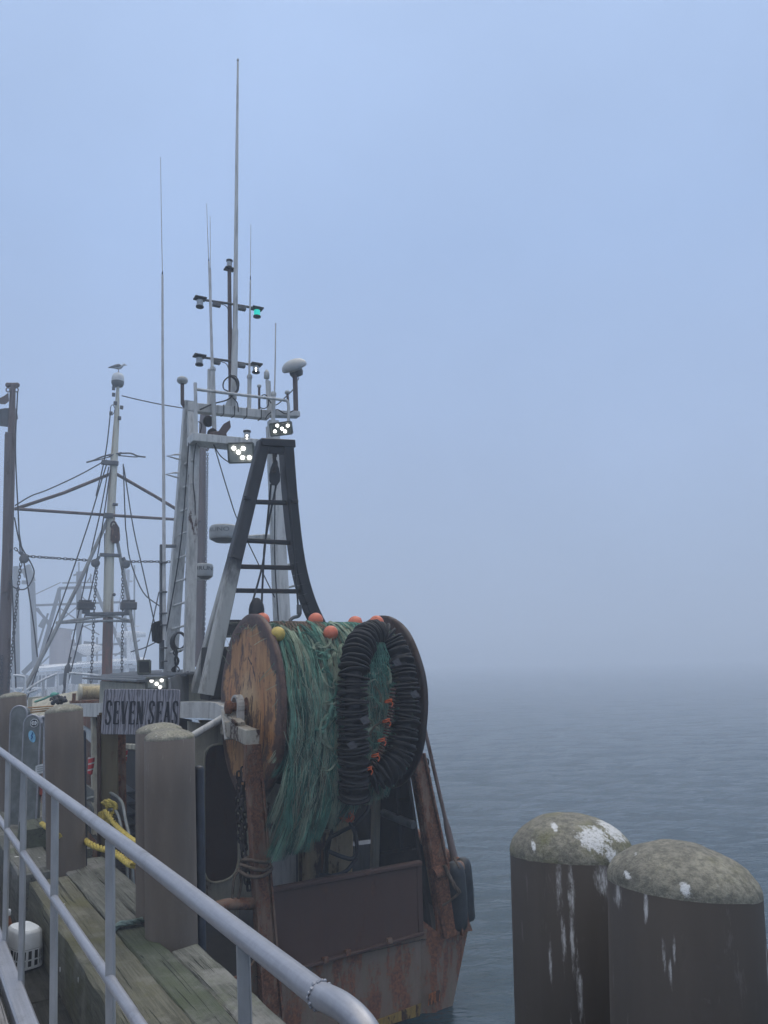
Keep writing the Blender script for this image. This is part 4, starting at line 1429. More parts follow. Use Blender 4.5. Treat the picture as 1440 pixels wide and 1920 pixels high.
flood((452, 849), GS - .5, 47, 36, ((-.55, .5), (.2, .45), (-.2, .08), (.1, -.5), (.65, -.52)), -.25, m_lamp, m_floodlit, rlamp=.030)
flood((527, 804), FS + .9, 42, 22, ((-.3, .62), (.7, .4), (.12, .0), (-.6, -.3), (.38, -.5)), -.2, m_lamp, m_flood, rotz=-.25, rlamp=.022)
flood((294, 1281), 3.0, 38, 20, ((-.5, .5), (.5, .55), (.0, -.1), (.35, -.75)), -.1, m_lampsoft, m_floodlit, rlamp=.024)
flood((270, 1251), 4.6, 22, 24, (), .1, m_lampsoft, m_casing, rotz=.5)
fl = flood((434, 1181), 2.4, 34, 24, (), -.05, m_lampsoft, m_casing, rotz=.15)
b_ = MB()
for k in range(9):
    q = bs(420 + k * 3.6, 1166, 2.45)
    b_.bar(q - BF * .05, q + BF * .15, .012, .05, BA)
build(b_, 'cooling_fins', m_casing, fl)
b_ = MB()
b_.bar(at(270, 1262, 11.6), at(269, 1292, 11.6), .12, .1, BA)
build(b_, 'lamp_stand', m_casing, tw)
# beacon
def navlight(c, r, h, m, hang, plate=True):
    c = V(c)
    b = MB()
    z0, z1 = (-h, 0) if hang else (0, h)
    if plate:
        zp = .012 if hang else -.015
        b.box(c + UP * zp, r * 3.1, r * 2.6, .022, BA, ch=.1)
    b.lathe([(r * 1.0, z0 - .0), (r * 1.08, z0 + .004), (r * 1.08, z0 + .022), (r * .85, z0 + .03)] if hang else [(r * .9, z1 - .02), (r * 1.08, z1 - .008), (r * 1.05, z1 + .012), (r * .3, z1 + .022)], c, UP, 18)
    o = build(b, 'navigation_light', m_casing, tw)
    b = MB()
    pr = []
    for i in range(9):
        z = z0 + .028 + (z1 - z0 - .05) * i / 8
        pr.append((r * (.84 + .05 * math.cos(i * 3.14159)), z))
    b.lathe(pr, c, UP, 18)
    build(b, 'lens', m, o)
    return o
navlight(bs(463, 824, GS - .35), .055, .125, m_lens, False, False)
b_ = MB()
b_.ball(bs(463, 817, GS - .43), .02, 8)
b_.ball(bs(463, 822, GS - .43), .016, 8)
build(b_, 'beacon_bulb', m_lampsoft, tw)

# ---------------------------------------------------------------- mast and aerials
MS = GS + .05
b_ = MB().tube([bs(433, 762, MS), bs(431, 620, MS), bs(430, 500, MS)], [.036, .034, .03], 12)
mast = build(b_, 'mast', m_brownpole, tw)
b_ = MB().tube([bs(438, 748, MS - .06), bs(441, 618, MS - .06)], .05, 12)
b_.tube([bs(441, 618, MS - .06), bs(444, 300, MS - .06), bs(446, 116, MS - .06)], [.040, .027, .017], 12)
b_.lathe([(.02, 0), (.02, .03)], bs(446, 114, MS - .06), UP, 8)
big = build(b_, 'tall_aerial', m_grey, mast)
for y0, x0, x1, y1 in ((561, 366, 491, 579), (669, 366, 489, 686)):
    b_ = MB().tube([bs(x0 + 6, y0, MS - .02), bs((x0 + x1) / 2, (y0 + y1) / 2 - 1, MS - .02), bs(x1 - 6, y1, MS - .02)], .020, 8)
    for k in (.32, .70):
        p = bs(x0 + (x1 - x0) * k, y0 + (y1 - y0) * k + 5, MS - .02)
        b_.box(p, .12, .08, .055, BA)
    b_.tube(spl([bs(x0 + 24, y0 + 3, MS), bs(410, y0 + 8, MS), bs(425, y0 + 14, MS), bs(431, y0 + 34, MS)], 4), .008, 5)
    build(b_, 'crossarm', m_greydk, mast)
navlight(bs(375, 561, MS), .058, .14, m_lens, True)
navlight(bs(482, 580, MS), .058, .14, m_green, True)
navlight(bs(374, 669, MS), .058, .14, m_lens, True)
navlight(bs(480, 685, MS), .058, .13, m_lampsoft if False else m_lens, True)
navlight(bs(430, 503, MS), .05, .13, m_lens, False)
b_ = MB()
q = bs(480, 693, MS - .055)
b_.ball(q + UP * .02, .012, 8)
b_.ball(q - UP * .02, .012, 8)
build(b_, 'lit_bulb', m_lamp, tw)
def whip(pts, s, r0, r1, collar=None, base=None):
    P = [bs(x, y, s) for x, y in pts]
    n = len(P) - 1
    b = MB().tube(P, [r0 + (r1 - r0) * i / n for i in range(n + 1)], 8)
    o = build(b, 'whip_aerial', m_whip, tw)
    if collar:
        b = MB().tube([bs(collar[0] - .2, collar[1] + 8, s), bs(collar[0], collar[1] - 1, s), bs(collar[0], collar[1] - 8, s)], [r0 * 1.15, r0 * 1.3, r1 * 1.1], 8)
        build(b, 'collar', m_cable, o)
    if base:
        b = MB().tube([bs(x, y, s) for x, y in base], .033, 10)
        for x, y in base[:1]:
            b.lathe([(.045, -.02), (.045, .02)], bs(x, y + 4, s), UP, 10)
        build(b, 'bracket_tube', m_grey, o)
    return o
whip([(308, 1200), (307, 900), (305, 700), (304.5, 515)], GS - .6, .026, .016)
whip([(304.5, 515), (302.5, 400), (301, 295)], GS - .6, .007, .004, (304.5, 513))
whip([(398, 700), (394, 560), (391.5, 490)], GS, .022, .013)
whip([(391.5, 490), (389, 430), (387.5, 382)], GS, .007, .004, (391.5, 489), None)
whip([(402, 810), (399, 700), (396, 600), (394.5, 505)], GS - .2, .022, .013, None, [(399, 688), (402, 820)])
whip([(394.5, 505), (394.3, 450), (394, 406)], GS - .2, .006, .004, (394.5, 508))
whip([(467, 770), (468, 650), (469.5, 525)], GS, .020, .012, None, [(468, 703), (467, 770)])
whip([(469.5, 525), (470, 470), (470.5, 421)], GS, .006, .004, (469.6, 522))
whip([(514, 770), (516, 680), (517, 606)], GS - .2, .013, .010, None, [(513, 735), (512, 800)])
b_ = MB().tube([bs(394, 693, GS), bs(393, 770, GS)], .04, 10)
build(b_, 'bracket_tube', m_grey, tw)
# bracket for the left whip, with its foot post
b_ = MB()
b_.bar(bs(303, 1024, GS - .55), bs(328, 1024, GS + .3), .05, .05, UP)
b_.bar(bs(304, 1022, GS - .55), bs(303, 1255, GS - .55), .06, .06, BA)
for y in (1055, 1110, 1150, 1172, 1215, 1240):
    b_.box(bs(306, y, GS - .6), .09, .09, .02, BA)
build(b_, 'aerial_post', m_greydk, tw)
b_ = MB()
b_.loft([[bs(x, y, GS - .6 + d) for x, y in ((283, 1172), (290, 1166), (302, 1163), (303, 1203), (297, 1207), (285, 1202))] for d in (0, .25)], 0, False)
eb = build(b_, 'electric_box', m_casing, tw)
b_ = MB()
for k in range(6):
    b_.bar(bs(285 + k * 3, 1169 - k * .8, GS - .62), bs(286 + k * 3, 1203, GS - .62), .012, .012, BA)
build(b_, 'ribs', m_casing, eb)
def mushroom(px, py, s, r, h, foot):
    c = bs(px, py, s)
    b = MB().lathe([(r * .35, -h), (r * .75, -h * .75), (r * .98, -h * .35), (r, 0), (r * .92, h * .5), (r * .6, h * .8), (.004, h * .9)], c, UP, 20)
    o = build(b, 'gps_dome', m_dome, tw)
    b = MB().tube([c - UP * h * .8] + [bs(x, y, s) for x, y in foot], .028 if r > .08 else .02, 8)
    build(b, 'stalk', m_brownpole, o)
mushroom(342, 713, GS, .083, .06, [(342, 757), (347, 764), (352, 764)])
mushroom(486, 724, GS, .035, .03, [(486, 770)])
mushroom(539, 736, GS - .3, .045, .035, [(540, 752)])
b_ = MB().lathe([(.03, -.05), (.045, -.04), (.045, .05), (.02, .10), (.004, .105)], bs(500, 705, GS), UP, 14)
o = build(b_, 'small_sensor', m_dome, tw)
b_ = MB().tube([bs(501, 713, GS), bs(504, 775, GS)], .03, 8)
b_.tube([bs(505, 715, GS), bs(507, 775, GS)], .022, 8)
build(b_, 'sensor_post', m_grey, o)
# tilted satellite dome
c = bs(551, 686, GS)
ax = (UP * .80 - BA * .34 + V((0, -.35, 0))).normalized()
b_ = MB().lathe([(.10, -.10), (.12, -.055), (.20, -.05), (.215, -.02), (.20, .03), (.15, .075), (.08, .10), (.004, .105)], c, ax, 28)
o = build(b_, 'satellite_dome', m_dome, tw)
b_ = MB().lathe([(.03, -.19), (.09, -.18), (.115, -.12), (.11, -.07)], c, ax, 20)
build(b_, 'dome_base', m_domedk, o)
b_ = MB().tube([bs(553, 700, GS), bs(555, 778, GS)], .04, 10)
b_.tube([bs(556 + 4 * math.cos(a), 708 + 6 * math.sin(a), GS - .02) for a in [k * .6 for k in range(11)]], .008, 5)
build(b_, 'dome_post', m_brownpole, o)
# radomes
def font(txt, size):
    cu = bpy.data.curves.new('lettering', 'FONT')
    cu.body = txt
    cu.size = size
    cu.align_x = 'CENTER'
    cu.align_y = 'CENTER'
    ob = bpy.data.objects.new('lettering', cu)
    me = bpy.data.meshes.new_from_object(ob)
    bpy.data.objects.remove(ob)
    return me
def radome(px, py, s, wpx, hpx, txt, arm):
    c = bs(px, py, s)
    k = (c - EYEP).dot(_fw) / F_PX
    r, h = wpx * k / 2, hpx * k
    b = MB().lathe([(r * .6, -h * .52), (r * .93, -h * .5), (r * .97, -h * .40), (r * .98, -h * .1), (r * .95, h * .35), (r * .85, h * .45), (r * .4, h * .5), (.01, h * .51)], c, UP, 36)
    o = build(b, 'radar_dome', m_dome, tw)
    b = MB().lathe([(r * .3, -h * .72), (r * .55, -h * .70), (r * .8, -h * .56), (r * .9, -h * .48)], c, UP, 28)
    build(b, 'radar_base', m_domedk, o)
    b = MB().bar(bs(*arm[0], s), bs(*arm[1], s), .08, .14, UP)
    build(b, 'radar_shelf', m_grey, o)
    if txt:
        me = font(txt, h * .42)
        b = MB()
        a0 = math.atan2(-c.y, -c.x) + arm[2]
        fs = [tuple(p.vertices) for p in me.polygons]
        vs = []
        for v in me.vertices:
            a = a0 + v.co.x * 1.35 / r
            vs.append(c + V((math.cos(a) * (r * .985), math.sin(a) * (r * .985), v.co.y + h * .06)))
        b.add(vs, fs)
        build(b, 'lettering', m_galv if arm[3] else m_letter, o)
radome(420, 998, GS + .5, 56, 27, 'FURUNO', ((440, 1010), (516, 1006), -.75, True))
radome(381, 1069, GS + .6, 38, 25, 'FURUNO', ((352, 1084), (392, 1082), .15, False))
# brown steel fin and pulley by the lower platform
b_ = MB()
fin = [(410, 808), (419, 795), (431, 788), (433, 801), (424, 813), (414, 819)]
b_.loft([[bs(x, y, GS - .35 + d) for x, y in fin] for d in (0, .07)], 0, False)
b_.bar(bs(394, 815, GS - .3), bs(418, 812, GS - .3), .07, .06, UP)
b_.bar(bs(420, 812, GS - .3), bs(422, 824, GS - .3), .06, .06, BA)
build(b_, 'steel_fin', m_brownpole, tw)
b_ = MB()
b_.lathe([(.06, -.04), (.085, -.03), (.085, .03), (.06, .04)], bs(391, 790, GS + .1), BF, 14)
b_.lathe([(.05, -.04), (.07, -.03), (.07, .03), (.05, .04)], bs(398, 812, GS - .2), BF, 14)
build(b_, 'pulley', m_chain, tw)
# cables on the gantry
def cable(pts, s, r=.010, name='cable', m=None, par=None):
    P = [bs(p[0], p[1], p[2] if len(p) > 2 else s) for p in pts]
    return build(MB().tube(spl(P, 5), r, 6), name, m or m_cable, par or tw)
cable([(375, 768), (400, 757), (425, 750), (440, 738), (448, 722), (443, 707), (432, 705), (420, 715), (419, 728), (428, 734)], GS - .12, .011)
cable([(430, 703), (442, 712), (446, 728), (441, 737), (431, 742)], GS - .15, .02)
cable([(436, 745), (445, 756), (447, 772)], GS - .12, .01)
cable([(486, 755), (487, 763), (495, 766), (503, 760), (502, 745), (495, 740), (488, 746), (486, 758)], GS - .1, .009)
cable([(499, 742), (515, 760), (538, 742), (552, 728)], GS - .15, .009)
cable([(498, 785), (504, 776), (520, 768), (535, 776), (550, 770)], GS - .15, .009)
cable([(372, 790), (378, 800), (366, 840), (362, 900), (366, 960), (356, 1090)], GS - .3, .009)
cable([(400, 833), (412, 853), (425, 864), (432, 866)], GS - .3, .009)
cable([(401, 834), (430, 930), (450, 985), (515, 1120)], GS - .2, .009, 'stay_wire', m_wire)
cable([(516, 905), (515, 1040), (522, 1165)], GS - .4, .01)
cable([(354, 830), (340, 1010), (315, 1165), (306, 1200)], GS - .2, .010)
for dx in (420, 437, 462, 487, 497):
    pass
b_ = MB()
for px in (417, 437, 460, 487):
    p = bs(px, 770 + (px - 417) * .12, GS)
    b_.bar(p - UP * .075 - BF * .0, p + UP * .075, .012, .16, BA, .05)
build(b_, 'cable_straps', m_casing, gn)
b_ = MB()
for (x, y) in ((337, 1201),):
    for j in range(4):
        c = bs(x, y + j, GS + .3)
        b_.tube([c + BA * (.085 + .008 * j) * math.cos(a) + UP * (.12 + .006 * j) * math.sin(a) + BF * .03 * j for a in [k * .36 for k in range(18)]], .014, 6, 0, False, True)
build(b_, 'hose_coil', m_cable, tw)
b_ = MB()
for j in range(7):
    P = [bs(322 + 14 * noise.noise(V((j, k * .6, 1))) + 8, 1215 + k * 10, GS + .1 + .1 * noise.noise(V((j, k, 5)))) for k in range(6)]
    b_.tube(spl(P, 4), .010, 5)
build(b_, 'cable_tangle', m_cable, tw)

# ---------------------------------------------------------------- long brace pole on the starboard quarter
P0, P1 = bs(787, 1325, .9), on_rail(1, .22) - UP * .03
b_ = MB().tube([P0, P0.lerp(P1, .72), P0.lerp(P1, .78), P1], [.022, .022, .036, .042], 10)
build(b_, 'brace_pole', m_brownpole, tw)

# foredeck gear seen over the lone piling
b_ = MB()
c = at(163, 1299, 15.5)
b_.lathe([(.10, -.12), (.13, -.1), (.13, .45), (.10, .47)], c, BA, 22)
wn_ = build(b_, 'anchor_winch', rusty('yellow_cream_winch', (.48, .38, .20), .22, 5, .4, .5), tw)
b_ = MB()
b_.lathe([(.01, -.16), (.15, -.16), (.165, -.12), (.15, -.1)], c, BA, 24)
b_.lathe([(.01, .48), (.16, .48), (.16, .52), (.01, .53)], c, BA, 24)
build(b_, 'cheek', m_creamsoft, wn_)
b_ = MB()
b_.box(c - UP * .18 + BA * .15, .9, .4, .08, BA)
build(b_, 'winch_bed', m_rust, wn_)
b_ = MB()
b_.plate([at(62, 1312, 16), at(150, 1296, 15.6), at(152, 1336, 15.2), at(62, 1345, 15.5)], .05)
b_.plate([at(148, 1283, 16), at(196, 1285, 16), at(196, 1340, 15.6), at(148, 1340, 15.6)], .05)
build(b_, 'foredeck_bulwark', m_creamsoft, tw)
b_ = MB()
b_.plate([at(136, 1300, 15.1), at(142, 1300, 15.1), at(141, 1318, 15.1), at(135, 1318, 15.1)], .03)
build(b_, 'rust_streak_plate', m_rust, tw)

# ================================================================ WHAT LIES ON AND HANGS FROM THE TRAWLER
m_net1 = plain('net_twine_teal', (0.075, 0.22, 0.165), 0.8, 0, 0.35, 5, 0.2)
m_net2 = plain('net_twine_grey_green', (0.30, 0.37, 0.27), 0.85, 0, 0.3, 5, 0.2)
m_net3 = plain('net_twine_deep_green', (0.018, 0.08, 0.062), 0.8, 0, 0.4, 5, 0.2)
m_net4 = plain('net_twine_brown', (0.17, 0.145, 0.10), 0.85, 0, 0.3, 5, 0.2)
m_net5 = plain('net_twine_pale_teal', (0.22, 0.44, 0.33), 0.8, 0, 0.3, 5, 0.2)
NETM = [m_net1, m_net2, m_net3, m_net4, m_net5]
net = root('fishing_net', bp(.6, -.3, 1.8), 'big green trawl net wound on the drum, its long frayed twine hanging over the stern', 'net')
def drum_pt(t_, phi, r):
    return bp(t_, .5 - r * math.sin(phi), 3.10 + r * math.cos(phi))
# the wound roll
b_ = MB()
rings = []
for i in range(33):
    t_ = .03 + 1.44 * i / 32
    rg = []
    for k in range(56):
        a = 6.28318 * k / 56
        r = .72 + .07 * noise.noise(V((t_ * 2.6, math.cos(a) * 1.6, math.sin(a) * 1.6))) + .03 * noise.noise(V((t_ * 9, math.cos(a) * 6, math.sin(a) * 6)))
        r += .05 * math.sin(math.pi * i / 32)
        rg.append(drum_pt(t_, a, r))
    rings.append(rg)
b_.loft(rings, 0, True)
t = T('wound_net', 0.9)
_n = t.noise(None, 5, 6, .65)
_f = t.noise(t.mp((6, 6, 1), (.2, .1, -TH)), 12, 5, .7, .8)
_cc = t.mix(t.ramp(_n, .35, .65), (.04, .11, .08), (.15, .17, .12))
_cc = t.mix(t.ramp(t.noise(None, 3.3, 4, .6), .52, .66), _cc, (.05, .044, .034))
t.col(t.mix(t.ramp(_f, .3, .62), (.010, .022, .017), _cc))
t.bump(_f, 1.0, .03)
build(b_, 'net_roll', t.m, net)
def path_on(t0, t1, phi0, r, zb, ph, amp):
    """a twine lying over the roll and then hanging straight down"""
    pts = []
    n1 = 7
    for i in range(n1):
        f = i / (n1 - 1)
        phi = phi0 + (R(92) - phi0) * f
        pts.append((t0, phi, r + .02 * math.sin(f * 5 + ph)))
    P = [drum_pt(a, b, c) for a, b, c in pts]
    s_end = .5 - r
    z1 = P[-1].z
    n2 = 9
    for i in range(1, n2 + 1):
        f = i / n2
        tt = t0 + (t1 - t0) * f ** 3
        P.append(bp(tt, s_end - .03 * math.sin(f * 2.6) + .05 * f, z1 + (zb - z1) * f))
    for i, p in enumerate(P):
        f = i / len(P)
        a = amp * (0.3 + .6 * f)
        p += BA * a * (math.sin(f * 9 + ph) + .6 * math.sin(f * (14 + 6 * math.sin(ph * 5)) + ph * 2.3) + .35 * math.sin(f * 31 + ph * 3.7)) - BF * (.4 * a * math.sin(f * 11 + ph * 1.7))
    return P
def strand(mb, P, r, mi, off, seed):
    Q = []
    for i, p in enumerate(P):
        f = i / len(P)
        k = .35 + 1.0 * f
        Q.append(p + BA * (off[0] * k + .012 * noise.noise(V((seed, i * .55, 1)))) - BF * abs(off[1]) * k * .8 + UP * (.01 * noise.noise(V((seed, i * .5, 7)))))
    mb.tube(Q, [r] * (len(Q) - 2) + [r * .8, r * .25], 3, mi, False, False, True)
hang, loose = MB(), MB()
rng = random.Random(11)
for c in range(230):
    t0 = rng.uniform(.09, 1.14)
    phi0 = R(rng.choice((rng.uniform(8, 60), rng.uniform(25, 80))))
    r = .80 + rng.uniform(-.03, .06)
    edge_f = max(0, min(1, (t0 - .2) / .9))
    zb = 1.78 + .46 * edge_f + abs(rng.gauss(0, .16)) + (rng.random() < .3) * rng.uniform(.1, .7)
    t1 = t0 - .16 * (1 - edge_f) * rng.uniform(.7, 1.1) - .02 + rng.gauss(0, .02)
    ph = rng.uniform(0, 6.28)
    P = path_on(t0, t1, phi0, r, zb, ph, rng.uniform(.008, .035) if rng.random() < .5 else rng.uniform(.035, .075))
    hz = rng.random()
    low = edge_f
    mi = rng.choice((0, 0, 1, 4, 2, 2, 1)) if rng.random() > .35 + .4 * edge_f else rng.choice((1, 1, 3, 2, 0))
    for k in range(rng.randint(22, 44)):
        w_ = abs(rng.gauss(0, 1))
        off = (rng.gauss(0, .016), abs(rng.gauss(0, .02)))
        m2 = mi if rng.random() > .12 else rng.choice((0, 1, 2, 4))
        n = rng.randint(9, 16)
        strand(hang, P[:n] if rng.random() < .25 else P, rng.uniform(.0018, .0036), m2, off, rng.uniform(0, 99))
# loose curling loops
for c in range(85):
    t0, z0 = rng.uniform(.34, 1.25), rng.uniform(2.6, 3.8)
    phi = math.acos(max(-1, min(1, (z0 - 3.10) / .86)))
    P = []
    rad = rng.uniform(.03, .13)
    a0 = rng.uniform(0, 6.28)
    tn = rng.choice((-1, 1))
    ln = rng.uniform(2.2, 5.2)
    for i in range(14):
        f = i / 13
        a = a0 + tn * ln * f
        rr_ = rad * (1 - .45 * f)
        tt = t0 + rr_ * math.cos(a)
        z = z0 + rr_ * math.sin(a) - .14 * f
        s_ = .5 - .9
        if z > 3.1:
            s_ = .5 - math.sqrt(max(.02, .9 ** 2 - min(.89, z - 3.1) ** 2))
        P.append(bp(tt, s_ - .02 + .01 * math.sin(i), z))
    mi = rng.choice((1, 1, 4, 0, 3))
    for k in range(rng.randint(9, 20)):
        strand(loose, P, rng.uniform(.0013, .0024), mi, (rng.gauss(0, .010), abs(rng.gauss(0, .008))), rng.uniform(0, 99))
# shorter tousled twine over the top of the roll
for c in range(2600):
    t0 = rng.uniform(.05, 1.4)
    ph0 = R(rng.uniform(-70, 75))
    d = rng.uniform(.1, .5)
    tw_ = rng.gauss(0, .12)
    P = [drum_pt(t0 + tw_ * i / 7 + .015 * math.sin(i + c), ph0 + d * i / 7, .80 + .035 * math.sin(i * .9 + c) + .02 * noise.noise(V((c, i, 0)))) for i in range(8)]
    loose.tube(P, rng.uniform(.0013, .0026), 3, rng.choice((1, 1, 0, 3, 2, 4)), False)
# stray single fibres that make the edges fuzzy
for c in range(650):
    t0 = rng.uniform(.08, 1.14)
    e_ = max(0, min(1, (t0 - .2) / .9))
    P = path_on(t0, t0 + rng.gauss(0, .10) - .1 * (1 - e_), R(rng.uniform(15, 80)), .84 + rng.uniform(0, .05), 1.74 + .46 * e_ + abs(rng.gauss(0, .3)), rng.uniform(0, 6.28), rng.uniform(.02, .11))
    a_ = rng.randint(0, 9)
    strand(hang, P[a_:a_ + rng.randint(4, 8)], rng.uniform(.0012, .0024), rng.choice((1, 1, 4, 0, 3)), (0, .03), rng.uniform(0, 99))
build(hang, 'hanging_twine', NETM, net, kind='stuff')
build(loose, 'loose_twine', NETM, net, kind='stuff')
# added sheet behind the twine, its dark colour standing for shade between locks
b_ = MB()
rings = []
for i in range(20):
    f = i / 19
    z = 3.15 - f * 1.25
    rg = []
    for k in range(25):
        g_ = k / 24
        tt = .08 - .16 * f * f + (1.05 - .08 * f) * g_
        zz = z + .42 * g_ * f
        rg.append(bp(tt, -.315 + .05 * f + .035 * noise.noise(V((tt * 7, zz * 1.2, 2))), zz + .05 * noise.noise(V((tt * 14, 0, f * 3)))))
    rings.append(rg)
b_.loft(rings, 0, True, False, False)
t = T('net_shade_backing', 0.9)
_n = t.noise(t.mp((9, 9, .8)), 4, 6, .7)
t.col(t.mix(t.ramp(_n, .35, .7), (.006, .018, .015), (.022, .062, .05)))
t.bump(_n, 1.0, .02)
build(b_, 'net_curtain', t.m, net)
# brown mesh patch on top: diamonds of twine
b_ = MB()
for sgn_ in (-1, 1):
    for j in range(-9, 22):
        P = []
        for i in range(15):
            ph = R(-38 + 70 * i / 14)
            tt = .25 + j * .035 + sgn_ * (i - 7) * .02
            if .18 < tt < .70:
                P.append(drum_pt(tt, ph, .845 + .012 * noise.noise(V((tt * 8, ph * 4, 1)))))
        if len(P) > 2:
            b_.tube(P, .004, 4)
build(b_, 'brown_mesh', plain('mesh_twine_brown', (.15, .095, .06), .85), net)
b_ = MB()
for sgn_ in (-1, 1):
    for j in range(-12, 22):
        P = []
        for i in range(15):
            ph = R(-50 + 75 * i / 14)
            tt = .8 + j * .04 + sgn_ * (i - 7) * .022
            if .68 < tt < 1.42:
                P.append(drum_pt(tt, ph, .84 + .015 * noise.noise(V((tt * 8, ph * 4, 1)))))
        if len(P) > 2:
            b_.tube(P, .0042, 4)
build(b_, 'green_mesh', m_net1, net)

# floats lying on the net
FL = [(492, 1163, .62, m_float_o, 'salmon round float half hidden behind the rim of the tan drum disc'),
      (521, 1189, -.08, m_float_y, 'yellow round float on the green net beside the tan drum disc'),
      (592, 1163, .5, m_float_o, 'salmon float standing highest in the middle of the net, above the brown mesh'),
      (620, 1187, -.05, m_float_o, 'salmon float low in the middle of the net, beside the grey green twine'),
      (666, 1169, .5, m_float_o, 'salmon float peeping from behind the black rubber sweep'),
      (706, 1168, .2, m_float_o, 'orange float at the far dark drum disc above the black sweep')]
proto = None
for px, py, s, m, lab in FL:
    c = bs(px, py, s)
    k = (c - EYEP).dot(_fw) / F_PX * 14.0
    b_ = MB()
    b_.ball(V((0, 0, 0)), k, 24)
    o = root('net_float', c, lab, 'float', 'round floats on the wound net')
    b_.v = [p + c for p in b_.v]
    build(b_, 'shell', m, o)
    b_ = MB()
    ax = V((rng.uniform(-1, 1), -.3, rng.uniform(-1, 1))).normalized()
    b_.lathe([(k * .999, -.003), (k * 1.012, 0), (k * .999, .003)], c, ax, 30)
    b_.lathe([(k * .18, k * .98), (k * .16, k * 1.02), (k * .06, k * .99)], c, ax, 10)
    build(b_, 'seam_and_eye', m, o)

# black rubber sweep (accordion of discs) draped in a long loop on the net
sp = [(664, 1496, -.42), (663, 1440, -.47), (662, 1380, -.5), (661, 1310, -.5), (664, 1255, -.47), (674, 1215, -.38), (692, 1192, -.22), (714, 1192, -.16), (735, 1212, -.22), (750, 1248, -.32), (758, 1295, -.38), (759, 1345, -.42), (752, 1395, -.44), (738, 1432, -.45), (714, 1450, -.46), (694, 1462, -.42)]
spath = fine(spl([bs(*q) for q in sp], 8), .01)
sw = root('rubber_sweep', bs(700, 1330, -.4), 'black accordion sweep of rubber discs looped over the net beside the dark drum disc', 'trawl sweep')
b_ = MB().tube(spath[::4], .075, 10)
core = build(b_, 'core', m_sweep, sw)
b_ = MB()
L = 0
nxt = 0.0
for i in range(1, len(spath) - 1):
    L += (spath[i] - spath[i - 1]).length
    if L < nxt:
        continue
    th = rng.uniform(.021, .027)
    nxt = L + th + rng.uniform(.009, .014)
    d = (spath[min(i + 4, len(spath) - 1)] - spath[max(0, i - 4)]).normalized()
    d = (d + V((rng.gauss(0, .08), rng.gauss(0, .08), rng.gauss(0, .08)))).normalized()
    r = rng.uniform(.140, .156)
    sd_ = rng.uniform(0, 50)
    b_.lathe([(.06, -th * .55), (r * .9, -th * .5), (r, -th * .30), (r * 1.01, th * .1), (r * .97, th * .4), (.06, th * .5)], spath[i], d, 26, 0, True, lambda k, z: 1 + .085 * noise.noise(V((math.cos(k * .2417) * 2.2, math.sin(k * .2417) * 2.2, sd_))) + .03 * noise.noise(V((k * .9, sd_, 0))))
build(b_, 'rubber_discs', m_sweep, sw, kind='stuff')
# torn flaps
b_ = MB()
for px, py, s in ((674, 1348, -.66), (768, 1300, -.55), (735, 1240, -.45), (650, 1395, -.62)):
    c = bs(px, py, s)
    b_.plate([c, c + BA * .07 + UP * .03, c + BA * .10 - UP * .03 - BF * .02, c + BA * .04 - UP * .05], .006)
build(b_, 'torn_flap', plain('worn_rubber_grey', (.06, .06, .065), .6), sw)
# green webbing inside the loop
b_ = MB()
wb = []
for i in range(22):
    f = i / 21
    y = 1205 + 245 * f
    cxm = 704 + 8 * math.sin(f * 3.1)
    hw = 33 * math.sin(math.pi * min(1, .12 + f * .85)) ** .7
    row = []
    for k in range(12):
        g_ = k / 11
        row.append(bs(cxm + hw * (2 * g_ - 1) + 2 * noise.noise(V((i * .8, k * .8, 3))), y + 3 * noise.noise(V((k * .9, i * .9, 5))), -.34 - .05 * math.sin(g_ * 3.14) - .03 * noise.noise(V((i * .5, k * .5, 8)))))
    wb.append(row)
for i, row in enumerate(wb):
    for k, p in enumerate(row):
        if i + 1 < 22:
            for dk_ in (0, 1):
                kk = k + (dk_ if i % 2 else -dk_)
                if 0 <= kk < 12:
                    b_.tube([p, wb[i + 1][kk]], .0042, 3, 0, False)
for row in wb[::2]:
    b_.tube(row, .0038, 3, 0, False)
wbo = build(b_, 'webbing_mesh', m_net1, net)
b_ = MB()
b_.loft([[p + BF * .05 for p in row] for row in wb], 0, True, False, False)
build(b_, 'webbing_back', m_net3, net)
# footrope with orange ties
fp = fine(spl([bs(737, 1290, -.52), bs(734, 1330, -.54), bs(727, 1362, -.55), bs(719, 1395, -.55), bs(706, 1424, -.55), bs(692, 1444, -.54)], 6), .012)
fr = root('foot_rope', fp[0], 'dark segmented foot rope with orange ties inside the black sweep loop', 'rope')
b_ = MB()
for i in range(1, len(fp) - 1, 2):
    d = (fp[i + 1] - fp[i - 1]).normalized()
    b_.lathe([(.012, -.009), (.030, -.008), (.031, .006), (.012, .007)], fp[i], d, 12)
build(b_, 'segments', plain('dark_brown_line', (.085, .045, .032), .7), fr)
for px, py in ((731, 1313), (727, 1350), (718, 1386), (706, 1415), (693, 1440)):
    b_ = MB()
    c = bs(px, py, -.58)
    for k in range(2):
        b_.tube([c + BF * .03 + BA * .033 * math.cos(a) + BF * .033 * math.sin(a) + UP * (.010 * k - .012 + .01 * math.cos(a + k)) for a in [j * .52 for j in range(12)]], .006, 5, 0, False, True)
    b_.tube(spl([c, c - UP * .03 + BA * .03, c - UP * .06 + BA * .015], 3), .006, 4)
    build(b_, 'orange_tie', m_orange, fr)
b_ = MB()
c = bs(655, 1520, -.25)
for k in range(9):
    b_.tube(spl([c + UP * .1, c + V((rng.gauss(0, .03), rng.gauss(0, .03), .02)), c - UP * .04 + V((rng.gauss(0, .04), rng.gauss(0, .03), 0)), c - UP * .1 + V((rng.gauss(0, .03), 0, 0))], 4), .007, 4)
